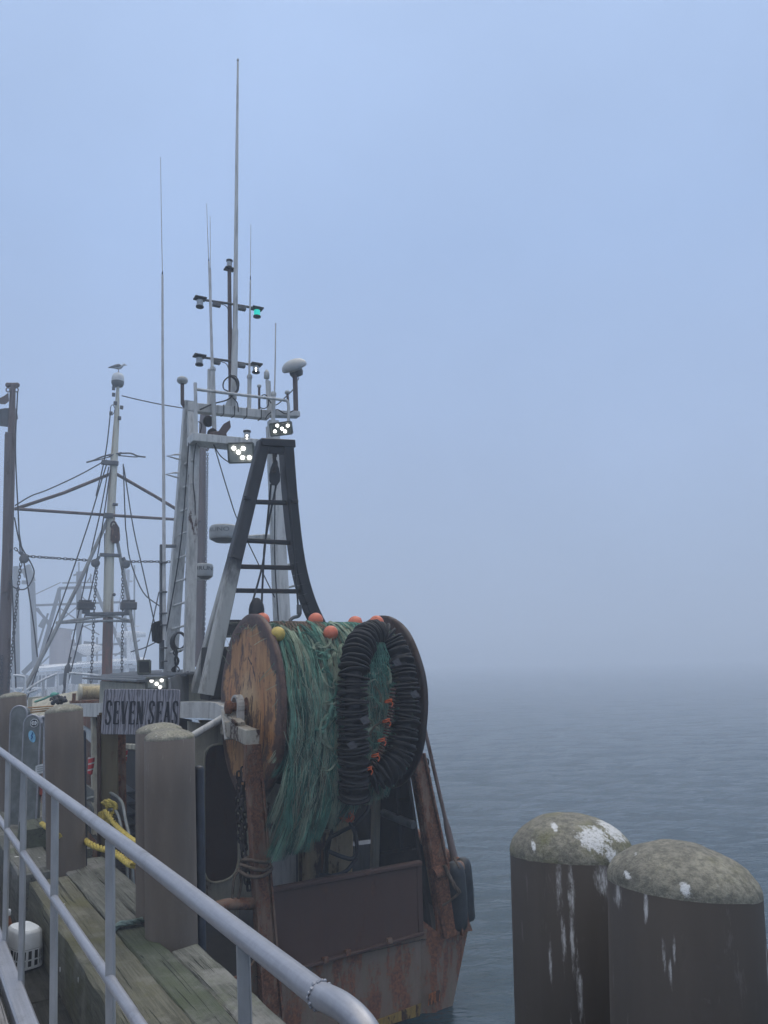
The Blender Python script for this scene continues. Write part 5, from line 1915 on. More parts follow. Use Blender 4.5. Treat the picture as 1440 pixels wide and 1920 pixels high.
build(b_, 'orange_twine', m_orange, label='small tangle of orange twine hanging below the black sweep', cat='twine', loc=c)

# hoses behind the stern gate
hs_ = [[(660, 1490, .2), (640, 1530, .4), (622, 1560, .5), (612, 1610, .6), (606, 1655, .6)],
       [(692, 1476, .3), (691, 1515, .3), (665, 1545, .3), (635, 1562, .4), (614, 1580, .5), (612, 1640, .6)],
       [(616, 1596, .35), (640, 1606, .3), (660, 1610, .3), (669, 1596, .3), (666, 1565, .3), (655, 1538, .3), (650, 1520, .3)],
       [(598, 1640, .3), (625, 1642, .25), (650, 1632, .25), (668, 1610, .3)]]
hl_ = ['black hose running down behind the stern gate beside the green net', 'long black hose bowing past the gap where water shows', 'black hose curled in a loop under the orange twine', 'lowest black hose lying just above the stern gate lip']
for P, lab in zip(hs_, hl_):
    b_ = MB().tube(spl([bs(*q) for q in P], 8), .021, 9)
    build(b_, 'hydraulic_hose', m_cable, label=lab, cat='hose', group='black hoses behind the stern gate', loc=bs(*P[-1]))
# chains
def hangchain(name, pts, lab, ln, wr, m=None, group=None):
    b_ = MB().chain(pts, ln, wr)
    return build(b_, name, m or m_chain, label=lab, cat='chain', group=group, loc=pts[-1])
for j, lab in enumerate(('long rusty chain hanging inside the left stern post', 'second rusty chain close against the left stern post')):
    hangchain('chain', [bs(456 + 6 * j, 1440 + 10 * j, .3), bs(452 + 7 * j, 1520, .25), bs(460 - 3 * j, 1600, .2), bs(468 - 4 * j, 1668, .1)], lab, .075, .011, None, 'rusty chains at the left stern post')
b_ = MB()
b_.chain([bs(448, 1448, .42), bs(446, 1520, .4), bs(452, 1590, .35)], .075, .011)
build(b_, 'chain', m_chain, label='shorter rusty chain behind the other two at the left stern post', cat='chain', group='rusty chains at the left stern post', loc=bs(452, 1590, .35))
hangchain('chain', [bs(796, 1422, .1), bs(799, 1470, .05), bs(804, 1530, .05), bs(812, 1566, .05)], 'rusty chain hanging down the outside of the right stern post', .07, .010)
hangchain('chain', [bs(800, 1424, .14), bs(805, 1465, .12), bs(803, 1500, .1)], 'short doubled chain at the top of the right stern post', .06, .009)
# rope lashing round the left stern post
b_ = MB()
c = lp0.lerp(lp1, .43)
for k in range(3):
    P = [c + UP * (-.05 * k + .02 * math.sin(a * 2 + k)) + BA * (.125 + .012 * k) * math.cos(a) + BF * (.13 + .01 * k) * math.sin(a) - BA * .03 for a in [j * .33 for j in range(20)]]
    b_.tube(P, .016, 6)
b_.tube(spl([c - BA * .12, c - BA * .17 - UP * .05, c - BA * .16 - UP * .2, c - BA * .19 - UP * .32], 4), .014, 6)
b_.tube(spl([c - BA * .12 - UP * .05, c - BA * .22 - UP * .12, c - BA * .24 - UP * .3], 4), .012, 6)
build(b_, 'rope_lashing', m_brope, label='brown rope lashed around the stern post below the tan drum disc', cat='rope', loc=c)
# fender bundle on the starboard quarter
fc = bs(862, 1665, -.05)
fd = root('rubber_fender', fc, 'bundle of long black rubber fenders hung from the right quarter rail', 'fender')
for (x0, y0, x1, y1, s, w_) in ((838, 1632, 845, 1738, .08, .085), (852, 1615, 861, 1745, -.05, .10), (868, 1608, 877, 1728, .12, .085)):
    a, b2 = bs(x0, y0, s), bs(x1, y1, s)
    n = 9
    rs = [w_ * k for k in (.35, .72, .95, 1.0, 1.0, 1.0, .97, .8, .35)]
    b_ = MB().tube([a.lerp(b2, k) for k in (0, .03, .09, .2, .5, .8, .92, .97, 1.0)], rs, 14)
    for p in b_.v:
        p += V((noise.noise(p * 6) * .018, noise.noise(p * 6 + V((5, 0, 0))) * .018, 0))
    build(b_, 'fender_body', plain('fender_rubber', (.022, .027, .031), .5, 0, .5, 9, .2), fd)
b_ = MB()
b_.rope(fine(spl([bs(832, 1622, -.1), bs(842, 1642, -.12), bs(853, 1662, -.18), bs(862, 1673, -.18)], 6), .015), .020)
b_.tube(spl([bs(864, 1671, -.18), bs(850, 1684, -.16), bs(830, 1698, -.1)], 5), .012, 6)
b_.rope(fine(spl([bs(852, 1608, .0), bs(858, 1622, -.12), bs(866, 1634, -.12)], 5), .015), .016)
build(b_, 'fender_rope', m_brope, fd)

# yellow mooring rope, red striped bundles, mesh ramp between the pilings
yr = []
y7 = 7.2
b_ = MB()
k0 = at(200, 1518, y7)
for k in range(3):
    b_.rope(fine(spl([k0 + V((-.03 + .02 * k, -.02, .06)), k0 + V((.03, -.06, .08 - .02 * k)), k0 + V((.09, -.03, .03)), k0 + V((.06, -.05, -.07)), k0 + V((-.02 + .03 * k, -.05, -.10)), k0 + V((-.05, -.02, -.02))], 5), .012), .02)
b_.rope(fine(spl([k0 + V((.0, -.04, .0)), at(216, 1546, 6.9), at(236, 1566, 6.3), at(258, 1582, 5.6), at(275, 1590, 5.25)], 6), .012), .021)
b_.rope(fine(spl([k0 + V((.05, -.02, -.02)), at(205, 1545, 7.1), at(206, 1560, 7.1)], 5), .012), .016)
build(b_, 'mooring_rope', m_yrope, label='yellow mooring rope knotted on the rusty H pile and stretched to the pair of pilings', cat='rope', group='yellow mooring ropes', loc=k0)
b_ = MB()
b_.rope(fine(spl([at(160, 1576, 6.4), at(172, 1584, 6.2), at(190, 1591, 6.05), at(207, 1595, 5.9), at(224, 1605, 5.7), at(240, 1618, 5.45), at(250, 1622, 5.3)], 6), .012), .022)
build(b_, 'mooring_rope', m_yrope, label='yellow rope slung low beside the outer plank, below the knotted one', cat='rope', group='yellow mooring ropes', loc=at(207, 1595, 5.9))
b_ = MB()
b_.rope(fine(spl([at(78, 1544, 7.0), at(92, 1554, 6.5), at(106, 1564, 6.25), at(113, 1568, 6.2)], 6), .012), .02)
build(b_, 'mooring_rope', m_yrope, label='short piece of yellow rope around the foot of the lone piling', cat='rope', group='yellow mooring ropes', loc=at(92, 1554, 6.5))
b_ = MB()
b_.rope(fine(spl([dk(1.20, 5.0, 2.0), dk(1.24, 5.01, 2.02), dk(1.30, 4.99, 2.025), dk(1.38, 5.03, 2.015), dk(1.45, 5.04, 2.0)], 6), .01), .016)
build(b_, 'teal_rope', m_trope, label='frayed pale teal rope lying across the green plank', cat='rope', loc=dk(1.3, 5.0, 2.0))
t = T('red_white_stripes', .75)
_w = t.math('FRACT', t.math('MULTIPLY', t.xyz(t.mp((1, 1, 1), (0.0, .25, 0)))[2], 15.0))
t.col(t.mix(t.ramp(_w, .70, .76), (.50, .035, .035), (.60, .55, .52)))
m_stripe = t.m
for (x0, x1, y0, y1, Y, lab) in ((222, 240, 1403, 1441, 9.0, 'red and white striped cloth hanging under the name board'), (165, 178, 1420, 1452, 9.6, 'red and white striped cloth hanging between the lone piling and the H pile')):
    b_ = MB()
    rg = []
    for i in range(10):
        f = i / 9
        w_ = (x1 - x0) / 2 * (1 - .28 * f)
        xm = (x0 + x1) / 2 - 3 * f
        ring = []
        for k in range(14):
            a = 6.28318 * k / 14
            ring.append(at(xm + w_ * math.cos(a) * (1 + .12 * math.sin(3 * a + f * 4)), y0 + (y1 - y0) * f + (2.5 * math.cos(a) if i == 9 else 0), Y + .06 * math.sin(a)))
        rg.append(ring)
    b_.loft(rg, 0, True)
    build(b_, 'striped_cloth', m_stripe, label=lab, cat='cloth', group='red and white striped cloths', loc=at((x0 + x1) / 2, y1, Y))
b_ = MB()
c = at(227, 1461, 9.0)
b_.box(c, .06, .05, .026)
b_.tube([at(229, 1440, 9.0), c], .006, 5)
build(b_, 'red_tag', m_red, label='little red tag dangling below the striped cloth under the name board', cat='tag', loc=c)
# aluminium ramp with mesh side
rm = root('boarding_ramp', at(235, 1600, 6.9), 'aluminium boarding ramp with dark mesh side between the pilings', 'ramp')
fr_ = [at(200, 1482, 7.6), at(227, 1502, 7.2), at(236, 1540, 6.9), at(246, 1590, 6.6), at(250, 1660, 6.5)]
b_ = MB().tube(spl(fr_, 5), .014, 8)
b_.tube(spl([at(208, 1518, 7.4), at(218, 1522, 7.1), at(226, 1545, 6.9), at(236, 1600, 6.7), at(240, 1660, 6.6)], 5), .012, 8)
build(b_, 'frame', m_galv, rm)
b_ = MB()
b_.plate([at(200, 1484, 7.62), at(226, 1503, 7.24), at(234, 1540, 6.95), at(205, 1530, 7.4)], .008)
build(b_, 'tinted_panel', plain('grey_tinted_panel', (.05, .055, .065), .3), rm)
b_ = MB()
for i in range(16):
    f = i / 15
    b_.tube([at(206 + 34 * f * .6, 1522 + 100 * f * .3, 7.2), at(214 + 36 * f, 1660 - 5 * f, 6.6)], .004, 3)
for i in range(26):
    f = i / 25
    b_.tube([at(207 + 6 * f, 1525 + 130 * f, 7.2 - .5 * f), at(224 + 22 * f, 1532 + 120 * f, 7.0 - .4 * f)], .004, 3)
build(b_, 'mesh_side', m_wire, rm)
b_ = MB()
b_.tube(spl([at(161, 1500, 8.6), at(172, 1496, 8.6), at(176, 1497, 8.6)], 3), .02, 6)
b_.tube(spl([at(161, 1502, 8.6), at(172, 1514, 8.6), at(174, 1530, 8.6)], 3), .018, 6)
for k in range(6):
    b_.tube([at(161, 1472 + k * 4, 8.8), at(176, 1484 + k * 4, 8.8)], .012, 5)
build(b_, 'grating_bar', m_galv, root('deck_grating', at(168, 1500, 8.6), 'grey grating glimpsed between the lone piling and the H pile', 'grating'))
# bundle of black net floats and a green glass-like ball on the foredeck
b_ = MB()
for k in range(26):
    b_.ball(at(112 + 13 * rng.uniform(-1, 1), 1312 + 6 * rng.uniform(-1, 1), 14.5 + rng.uniform(-.1, .1)), rng.uniform(.02, .045), 7)
b_.tube(spl([at(100, 1312, 14.5), at(96, 1309, 14.5), at(94, 1314, 14.5)], 3), .02, 5)
build(b_, 'dark_gear_heap', m_rubber, label='small heap of black gear on the foredeck above the lone piling', cat='gear', loc=at(112, 1318, 14.5))
b_ = MB()
b_.ball(at(101, 1303, 14.8), .062, 14, 0, (1.1, 1, .85))
b_.rope(fine(spl([at(65, 1316, 14.8), at(80, 1311, 14.8), at(92, 1306, 14.8), at(110, 1300, 14.8)], 4), .03), .02)
build(b_, 'teal_line_coil', plain('teal_line', (.10, .36, .28), .6), label='teal rope coil on the foredeck beside the black gear heap', cat='rope', loc=at(101, 1306, 14.8))

# ================================================================ SECOND BOAT: MAST, OUTRIGGERS, CHAINS
S2 = 19.0
b2 = root('fishing_boat', bp(1.75, 17, WL), 'fishing boat ahead with a cream and rust mast between two tall brown outriggers', 'fishing boat')
def simple_hull(c_t, s0, s1, hw, z0, z1, root_o, mhull, mdeck):
    b = MB()
    st = [0, .04, .25, .5, .72, .88, .97, 1.0]
    wd = [.8, .88, 1, 1, .88, .55, .2, .02]
    rg, dk_ = [], []
    for f, w_ in zip(st, wd):
        s = s0 + (s1 - s0) * f
        zt = z0 + (z1 - z0) * f ** 2
        rg.append([bp(c_t + hw * w_, s, zt), bp(c_t + hw * w_ * .85, s, WL), bp(c_t + hw * w_ * .6, s, -.5), bp(c_t - hw * w_ * .6, s, -.5), bp(c_t - hw * w_ * .85, s, WL), bp(c_t - hw * w_, s, zt)])
        dk_.append([bp(c_t - hw * w_ * .98, s, zt - .5), bp(c_t + hw * w_ * .98, s, zt - .5)])
    b.loft(rg, 0, False, False, False)
    b.add(rg[0], [tuple(range(6))])
    o = build(b, 'hull', mhull, root_o)
    b = MB().loft(dk_, 0, False, False, False)
    build(b, 'deck', mdeck, root_o)
    return o
simple_hull(1.75, 16.2, 29, 2.2, 1.7, 2.9, b2, m_fogwhite, m_greydk)
# mast
t = T('mast_cream_then_rust', .6)
_z = t.xyz()[2]
_n = t.noise(t.mp((1, 1, .2)), 4, 6, .7)
_m = t.ramp(t.math('MULTIPLY_ADD', _n, 1.5, _z), 5.6, 6.1, True)
_cr = t.mix(t.ramp(t.noise(t.mp((1, 1, .12)), 7, 5, .7), .5, .68), (.60, .57, .46), (.32, .22, .13))
_ru = t.mix(t.ramp(_n, .4, .6), (.12, .075, .055), (.20, .08, .055))
t.col(t.mix(_m, _cr, _ru))
t.bump(_n, .2, .01)
m_mast2 = t.m
b_ = MB().tube([bs(199, 1330, S2), bs(203, 1150, S2), bs(205, 1030, S2), bs(208, 960, S2), bs(214, 860, S2), bs(219, 780, S2), bs(221, 724, S2)], [.16, .16, .155, .135, .12, .085, .05], 16)
ms = build(b_, 'mast', m_mast2, b2)
def b2p(bm, name, m, par=None):
    return build(bm, name, m, par or b2)
dome_c = bs(221, 712, S2)
b_ = MB().lathe([(.08, -.24), (.17, -.22), (.20, -.14), (.205, -.06), (.21, .02), (.20, .12), (.15, .20), (.07, .24), (.005, .245)], dome_c, UP, 24)
dm = b2p(b_, 'radio_dome', m_plasticw, ms)
b_ = MB().lathe([(.06, -.26), (.165, -.235), (.207, -.14), (.209, -.07)], dome_c, UP, 24)
b2p(b_, 'dome_base', m_domedk, ms)
b_ = MB()
b_.bar(bs(205, 855, S2), bs(227, 850, S2), .05, .22, UP)
b_.tube(spl([bs(208, 852, S2), bs(190, 857, S2), bs(176, 863, S2), bs(162, 867, S2)], 4), .028, 6)
b_.tube(spl([bs(208, 856, S2 + .2), bs(185, 862, S2), bs(176, 864, S2)], 4), .02, 6)
b_.tube(spl([bs(222, 850, S2), bs(245, 850, S2), bs(258, 855, S2), bs(273, 857, S2)], 4), .028, 6)
b_.tube(spl([bs(222, 854, S2), bs(243, 856, S2), bs(258, 857, S2)], 4), .02, 6)
b2p(b_, 'spreader', m_foggrey, ms)
b_ = MB()
for x, y in ((213, 728), (216, 756), (228, 764), (208, 775), (224, 784), (213, 740)):
    b_.box(bs(x, y, S2 - .1), .10, .08, .12, BA)
b_.tube([bs(211 + 4 * math.cos(a), 768 + 9 * math.sin(a), S2 - .1) for a in [k * .5 for k in range(13)]], .015, 5)
b_.box(bs(203, 967, S2 - .15), .28, .2, .16, BA)
b_.box(bs(206, 1041, S2 - .1), .62, .2, .10, BA)
b_.box(bs(206, 868, S2 - .1), .52, .2, .14, BA)
b_.box(bs(216, 946, S2 - .15), .16, .1, .08, BA)
b_.ball(bs(214, 1115, S2 - .2), .055, 10)
b2p(b_, 'mast_fittings', m_foggrey, ms)
# rusty hook block
b_ = MB()
b_.loft([[bs(216 + a, y, S2 - .2 + d) for a, d in ((-w_, -.07), (w_, -.07), (w_, .07), (-w_, .07))] for y, w_ in ((983, 4), (990, 8), (1003, 9), (1013, 9), (1019, 4))], 0, False)
b_.tube([bs(213 + 5 * math.cos(a), 985 + 7 * math.sin(a), S2 - .2) for a in [k * .52 for k in range(13)]], .03, 6)
b2p(b_, 'hook_block', rusty('rusty_orange_block', (.22, .10, .06), .7, 4, .5, .7), ms)
b_ = MB()
b_.tube([bs(197, 1000, S2 + .05), bs(197, 1290, S2 + .05)], .035, 6)
for y in range(1010, 1285, 14):
    b_.tube([bs(197, y, S2 + .05), bs(203, y, S2 + .05)], .018, 5)
b2p(b_, 'mast_ladder', m_foggrey, ms)
# outriggers
b_ = MB().tube([bs(6, 1330, S2), bs(12, 1100, S2), bs(19, 900, S2), bs(24, 724, S2)], [.17, .165, .135, .085], 14)
ol = b2p(b_, 'outrigger', m_brownpole)
b_ = MB().tube([bs(9, 1110, S2 - .2), bs(12, 960, S2 - .2), bs(15, 815, S2 - .2)], .10, 10)
b_.box(bs(15, 813, S2 - .2), .16, .14, .06, BA)
b2p(b_, 'outrigger_strut', m_brownpole, ol)
b_ = MB()
for dx in (-9, -3, 3, 8):
    b_.ball(bs(24 + dx, 722, S2), .085, 10)
for sx_, cx_ in ((-1, 15), (1, 31)):
    b_.tube([bs(cx_ + 3.5 * math.cos(a), 731 + 4 * math.sin(a), S2 - .1) for a in [k * .52 for k in range(13)]], .02, 5)
b2p(b_, 'head_sheaves', m_brownpole, ol)
b_ = MB()
b_.loft([[bs(x, y, S2 + d) for x, y in ((-12, 752), (8, 742), (16, 736), (17, 752), (10, 758), (2, 758))] for d in (-.1, .1)], 0, False)
b2p(b_, 'block', m_brownpole, ol)
b_ = MB()
b_.loft([[bs(x, y, S2 + d) for x, y in ((-16, 770), (10, 765), (31, 766), (34, 785), (31, 788), (17, 801), (-16, 797))] for d in (.12, .2)], 0, False)
b2p(b_, 'dark_plate', m_greydk, ol)
b_ = MB().tube([bs(374, 1250, S2), bs(378, 1000, S2), bs(380, 800, S2), bs(381, 765, S2)], [.15, .14, .125, .09], 14)
orr = b2p(b_, 'outrigger', m_brownpole)
b_ = MB()
b_.bar(bs(378, 815, S2), bs(373, 990, S2), .09, .11, BA)
b_.bar(bs(388, 845, S2), bs(395, 830, S2), .08, .14, BA)
b_.ball(bs(386, 778, S2), .14, 12)
b_.ball(bs(394, 786, S2), .12, 12)
b2p(b_, 'outrigger_strut', m_brownpole, orr)
# A legs, crossbars, struts
b_ = MB().tube([bs(203, 972, S2), bs(150, 1090, S2 - .3), bs(95, 1200, S2 - .6), bs(36, 1312, S2 - 1)], .06, 10)
b2p(b_, 'mast_leg', m_legpaint)
b_ = MB().tube([bs(219, 1010, S2), bs(240, 1120, S2 - .3), bs(263, 1262, S2 - .6)], .055, 10)
b2p(b_, 'mast_leg', m_legpaint)
b_ = MB()
b_.tube(spl([bs(105, 1168, S2 - .5), bs(160, 1160, S2 - .3), bs(205, 1154, S2 - .2)], 3), .045, 8)
b_.tube(spl([bs(105, 1168, S2 - .5), bs(205, 1164, S2 - .2), bs(249, 1166, S2 - .4)], 3), .04, 8)
b_.tube(spl([bs(205, 1154, S2 - .2), bs(249, 1165, S2 - .4)], 3), .04, 8)
b2p(b_, 'leg_tie', m_legpaint)
b_ = MB().bar(bs(159, 1152, S2 - .25), bs(246, 1150, S2 - .25), .12, .12, UP)
b_.bar(bs(154, 1147, S2 - .25), bs(168, 1147, S2 - .25), .12, .2, UP)
b_.bar(bs(234, 1147, S2 - .25), bs(247, 1147, S2 - .25), .12, .2, UP)
b2p(b_, 'lamp_bar', m_greydk)
for x in (160, 241):
    b_ = MB()
    b_.box(bs(x, 1136, S2 - .3), .48, .26, .24, BA)
    lo = b2p(b_, 'deck_lamp', m_casing)
    b_ = MB()
    for k in range(9):
        b_.bar(bs(x - 11 + k * 2.7, 1131, S2 - .3), bs(x - 11 + k * 2.7, 1125, S2 - .3), .02, .2, BA)
    b2p(b_, 'cooling_fins', m_casing, lo)
b_ = MB().tube([bs(29, 954, S2), bs(120, 924, S2), bs(206, 889, S2)], .055, 8)
b2p(b_, 'strut', m_brownpole)
b_ = MB().tube([bs(217, 888, S2), bs(290, 930, S2), bs(376, 982, S2)], .055, 8)
b2p(b_, 'strut', m_brownpole)
b_ = MB().tube([bs(27, 954, S2 - .1), bs(205, 966, S2 - .1), bs(376, 977, S2 - .1)], .05, 8)
b2p(b_, 'cross_strut', m_brownpole)
# wires and lines
W = [[(200, 862), (150, 890), (90, 918), (58, 930), (28, 948)], [(200, 870), (150, 1030), (50, 1312)], [(204, 875), (188, 960), (170, 1040), (120, 1280)], [(207, 880), (192, 985), (172, 1100), (128, 1278)],
     [(207, 775), (198, 850), (180, 930)], [(231, 870), (235, 980), (237, 1000), (244, 1050), (268, 1110), (300, 1137)], [(232, 875), (250, 990), (268, 1070), (290, 1170)], [(228, 742), (262, 750), (300, 758), (348, 766)],
     [(33, 735), (29, 840), (34, 960), (38, 1040)], [(27, 970), (38, 1020), (60, 1060), (63, 1080), (48, 1104), (24, 1100), (8, 1075), (12, 1045), (22, 1030)], [(36, 1000), (60, 1150), (70, 1232)], [(22, 1080), (30, 1290)],
     [(300, 1200), (270, 1215), (245, 1222)], [(298, 1110), (282, 1185), (268, 1240)]]
for P in W:
    b_ = MB().tube(spl([bs(x, y, S2 - .15) for x, y in P], 5), .021, 5)
    b2p(b_, 'rigging_line', m_wire)
b_ = MB()
b_.tube(spl([bs(133, 1232, S2 - .3), bs(127, 1250, S2 - .3), bs(122, 1290, S2 - .3), bs(117, 1306, S2 - .3)], 4), [.03] * 4 + [.09] * 4 + [.05] * 5, 7)
b2p(b_, 'bundled_line', m_foggrey)
# chains on the boat
def ch2(P, lab, g, ln=.125, wr=.014, m=None):
    b_ = MB().chain([bs(x, y, S2 - .2) for x, y in P], ln, wr)
    build(b_, 'chain', m or m_chaing, label=lab, cat='chain', group=g, loc=bs(P[-1][0], P[-1][1], S2 - .2))
G2 = 'chains strung in the rigging of the boat ahead'
ch2([(28, 1028), (36, 1036), (52, 1043), (110, 1047), (172, 1051)], 'long chain stretched level from the left brown outrigger to the cream mast', G2)
ch2([(236, 1053), (290, 1053), (372, 1054)], 'chain stretched level from the cream mast towards the grey gantry', G2)
ch2([(39, 1056), (32, 1120), (22, 1230), (15, 1292)], 'chain hanging beside the left brown outrigger', G2)
ch2([(182, 1060), (177, 1130), (172, 1250), (170, 1296), (175, 1312)], 'chain hanging down left of the cream mast to the yellow winch', G2)
ch2([(230, 1062), (230, 1150), (228, 1290)], 'chain hanging down right of the cream mast', G2)
ch2([(3, 1230), (3, 1300)], 'short chain at the left frame edge beside the outrigger foot', G2)
ch2([(389, 850), (388, 930), (386, 1060), (382, 1200)], 'chain running down the right brown outrigger behind the gantry', G2, .11, .014, m_chain)
for x, y, lab in ((45, 1048, 'grey pulley block hung by the left outrigger'), (179, 1056, 'grey pulley block hung just left of the cream mast'), (236, 1058, 'grey pulley block hung just right of the cream mast')):
    b_ = MB()
    c = bs(x, y, S2 - .2)
    b_.lathe([(.05, -.07), (.13, -.06), (.14, 0), (.13, .06), (.05, .07)], c, BF, 16)
    b_.bar(c + UP * .02, c + UP * .22 + BA * (.1 if x > 200 or x < 100 else -.1) * -1, .10, .1, BF)
    build(b_, 'pulley_block', m_foggrey, label=lab, cat='pulley', group='pulley blocks in the rigging of the boat ahead', loc=c)
# foredeck rails, lockers of the second boat
b_ = MB()
for P in ([(46, 1296), (80, 1275), (107, 1263)], [(130, 1262), (190, 1267), (262, 1278)], [(82, 1277), (80, 1318)], [(108, 1263), (109, 1312)], [(128, 1262), (124, 1310)], [(187, 1255), (187, 1310)],
          [(24, 1266), (42, 1268), (47, 1276), (46, 1320)], [(25, 1266), (25, 1320)], [(50, 1300), (70, 1293)], [(20, 1292), (34, 1300), (50, 1296)]):
    b_.tube(spl([bs(x, y, S2 - 1.5) for x, y in P], 4), .035, 6)
b2p(b_, 'deck_rail', m_fogwhite)
b_ = MB()
b_.plate([bs(52, 1308, S2 - 1), bs(130, 1300, S2 - 1), bs(215, 1300, S2 - 1), bs(300, 1300, S2 - 1), bs(300, 1345, S2 - 1), bs(52, 1345, S2 - 1)], .1)
b2p(b_, 'deck_locker', m_creamsoft)
b_ = MB()
b_.bar(bs(246, 1300, S2 - 1), bs(246, 1262, S2 - 1), .14, .14, BA)
b_.box(bs(240, 1285, S2 - 1), .3, .3, .3, BA)
b2p(b_, 'deck_winch', m_foggrey)

# the gull
gc = dome_c + UP * .245
gl = root('gull', gc, 'grey and white gull standing on the radio dome of the cream mast', 'gull')
gx = (BA * .9 + V((.3, -.3, 0))).normalized()
gy = V((-gx.y, gx.x, 0))
def gp(x, y, z):
    return gc + gx * x + gy * y + UP * z
b_ = MB()
sp_ = [(-.27, .175, .012, .006), (-.2, .18, .035, .016), (-.12, .195, .06, .045), (-.02, .20, .075, .075), (.07, .215, .07, .078), (.125, .25, .05, .058), (.15, .285, .042, .044), (.175, .305, .042, .042), (.205, .305, .036, .036), (.225, .295, .018, .02)]
rings, mats_ = [], []
for x, z, ry, rz in sp_:
    rings.append([gp(x, ry * math.cos(6.283 * k / 14), z + rz * math.sin(6.283 * k / 14)) for k in range(14)])
b_.loft(rings, 0, True)
m_gullw = plain('gull_white_feathers', (.55, .56, .55), .8)
m_gullg = plain('gull_grey_feathers', (.16, .17, .185), .8)
gb = build(b_, 'body', m_gullw, gl)
for sd_ in (-1, 1):
    b_ = MB()
    rg = []
    for x, z, h, yy in ((-.34, .185, .008, .012), (-.24, .20, .028, .03), (-.12, .225, .05, .055), (0, .245, .058, .074), (.06, .25, .045, .072), (.095, .245, .012, .06)):
        rg.append([gp(x, sd_ * (yy + .012 * math.cos(6.283 * k / 10)), z + h * math.sin(6.283 * k / 10)) for k in range(10)])
    b_.loft(rg, 0, True)
    build(b_, 'wing', m_gullg, gl)
b_ = MB()
b_.tube([gp(.225, 0, .296), gp(.255, 0, .288), gp(.28, 0, .278)], [.014, .011, .004], 8)
build(b_, 'beak', plain('gull_beak', (.25, .2, .1), .5), gl)
b_ = MB()
for sd_ in (-1, 1):
    b_.tube([gp(.0, sd_ * .025, .14), gp(.012, sd_ * .025, .07), gp(.0, sd_ * .025, .008)], .009, 6)
    for a in (-.4, 0, .4):
        b_.tube([gp(.0, sd_ * .025, .006), gp(.05, sd_ * .025 + .05 * a, .004)], .005, 4)
build(b_, 'legs', plain('gull_leg', (.3, .22, .2), .6), gl)

# ================================================================ THIRD BOAT: WHITE WHEELHOUSE IN THE FOG
Y3 = 90.0
K3 = 1.96
b3 = root('wheelhouse_boat', V((at(160, 1290, Y3).x, Y3, WL)), 'white boat with a low curved wheelhouse fading into the fog', 'boat')
plan = [(66, 46), (86, 43.4), (130, 42.2), (190, 42.0), (240, 42.6), (272, 44.6)]
topz = [1255, 1254, 1249, 1244, 1241, 1240]
def p3(px, y_, py):
    return at(px, py, y_)
b_ = MB()
top = [p3(x, y * K3, ty + 6) for (x, y), ty in zip(plan, topz)]
bot = [V((p.x, p.y, WL + .9)) for p in top]
back_t = [p + V((-3, 8, 0)) for p in (top[-1], top[0])]
b_.loft([[*bot, *[V((p.x, p.y, WL + .9)) for p in back_t]], [*top, *back_t]], 0, False)
wh = build(b_, 'wheelhouse', m_fogwhite, b3)
b_ = MB()
ov = [p3(x, y * K3 - .7, ty - 2) for (x, y), ty in zip([(60, 46.4)] + plan[1:-1] + [(277, 44.6)], topz)]
ov2 = [p - UP * .3 for p in ov]
bk_ = [p + V((-3, 8, .45)) for p in (ov[-1], ov[0])]
b_.loft([ov2 + [p - UP * .2 for p in bk_], ov + bk_], 0, False)
build(b_, 'wheelhouse_roof', plain('far_roof_white', (.84, .86, .87), .6), wh)
for i in range(len(top) - 1):
    a, b2_ = top[i], top[i + 1]
    L_ = (b2_ - a).length
    n = max(1, int(L_ / 1.75))
    nn = (b2_ - a).cross(UP).normalized()
    if nn.y > 0:
        nn = -nn
    for k in range(n):
        f0, f1 = (k + .16) / n, (k + .84) / n
        q0, q1 = a.lerp(b2_, f0), a.lerp(b2_, f1)
        b_ = MB().plate([q0 - UP * .35, q1 - UP * .35, q1 - UP * 1.65, q0 - UP * 1.65], .05, nn)
        build(b_, 'window', m_glass, wh)
b_ = MB()
hb_ = [(p.x, p.y) for p in bot]
b_.loft([[V((x + dx * 1.0, y - 1.2, WL - .3)) for (x, y), dx in zip(hb_, (-2.2, -1.2, -.4, .4, 1.2, 2.2))] + [V((hb_[-1][0] + 1, 102, WL - .3)), V((hb_[0][0] - 4, 104, WL - .3))], [V((x + dx * 1.2, y - 2.0, WL + 1.5)) for (x, y), dx in zip(hb_, (-2.2, -1.2, -.4, .4, 1.2, 2.2))] + [V((hb_[-1][0] + 1, 102, WL + 1.5)), V((hb_[0][0] - 4, 104, WL + 1.5))]], 0, False)
build(b_, 'hull', m_fogwhite, b3)
b_ = MB()
b_.tube([at(247, 1245, 91), at(246, 1192, 91)], .54, 10)
b_.lathe([(.4, -.4), (1.65, -.28), (1.65, .23), (.6, .4)], at(246, 1190, 91), UP, 20)
b_.bar(at(236, 1174, 91), at(262, 1174, 91), .12, .2, UP)
build(b_, 'radar_column', m_fogwhite, b3)
b_ = MB()
b_.tube([at(112, 1255, 94), at(114, 1180, 94)], 1.2, 14)
b_.tube([at(128, 1255, 94), at(128, 1200, 94)], .77, 10)
build(b_, 'exhaust_stack', plain('far_rose_grey', (.26, .22, .21), .7), b3)
b_ = MB().lathe([(.4, -.95), (1.75, -.2), (1.83, .1), (.77, .4)], at(166, 1214, 94), UP, 20)
b_.tube([at(166, 1250, 94), at(166, 1214, 94)], .23, 8)
build(b_, 'radar_dome', m_fogwhite, b3)
b_ = MB()
for (x, y0, y1) in ((205, 1246, 1180), (252, 1240, 1060), (142, 1250, 1205), (182, 1246, 1195), (228, 1240, 1205)):
    b_.tube([at(x, y0, 94), at(x, y1, 94)], .108, 5)
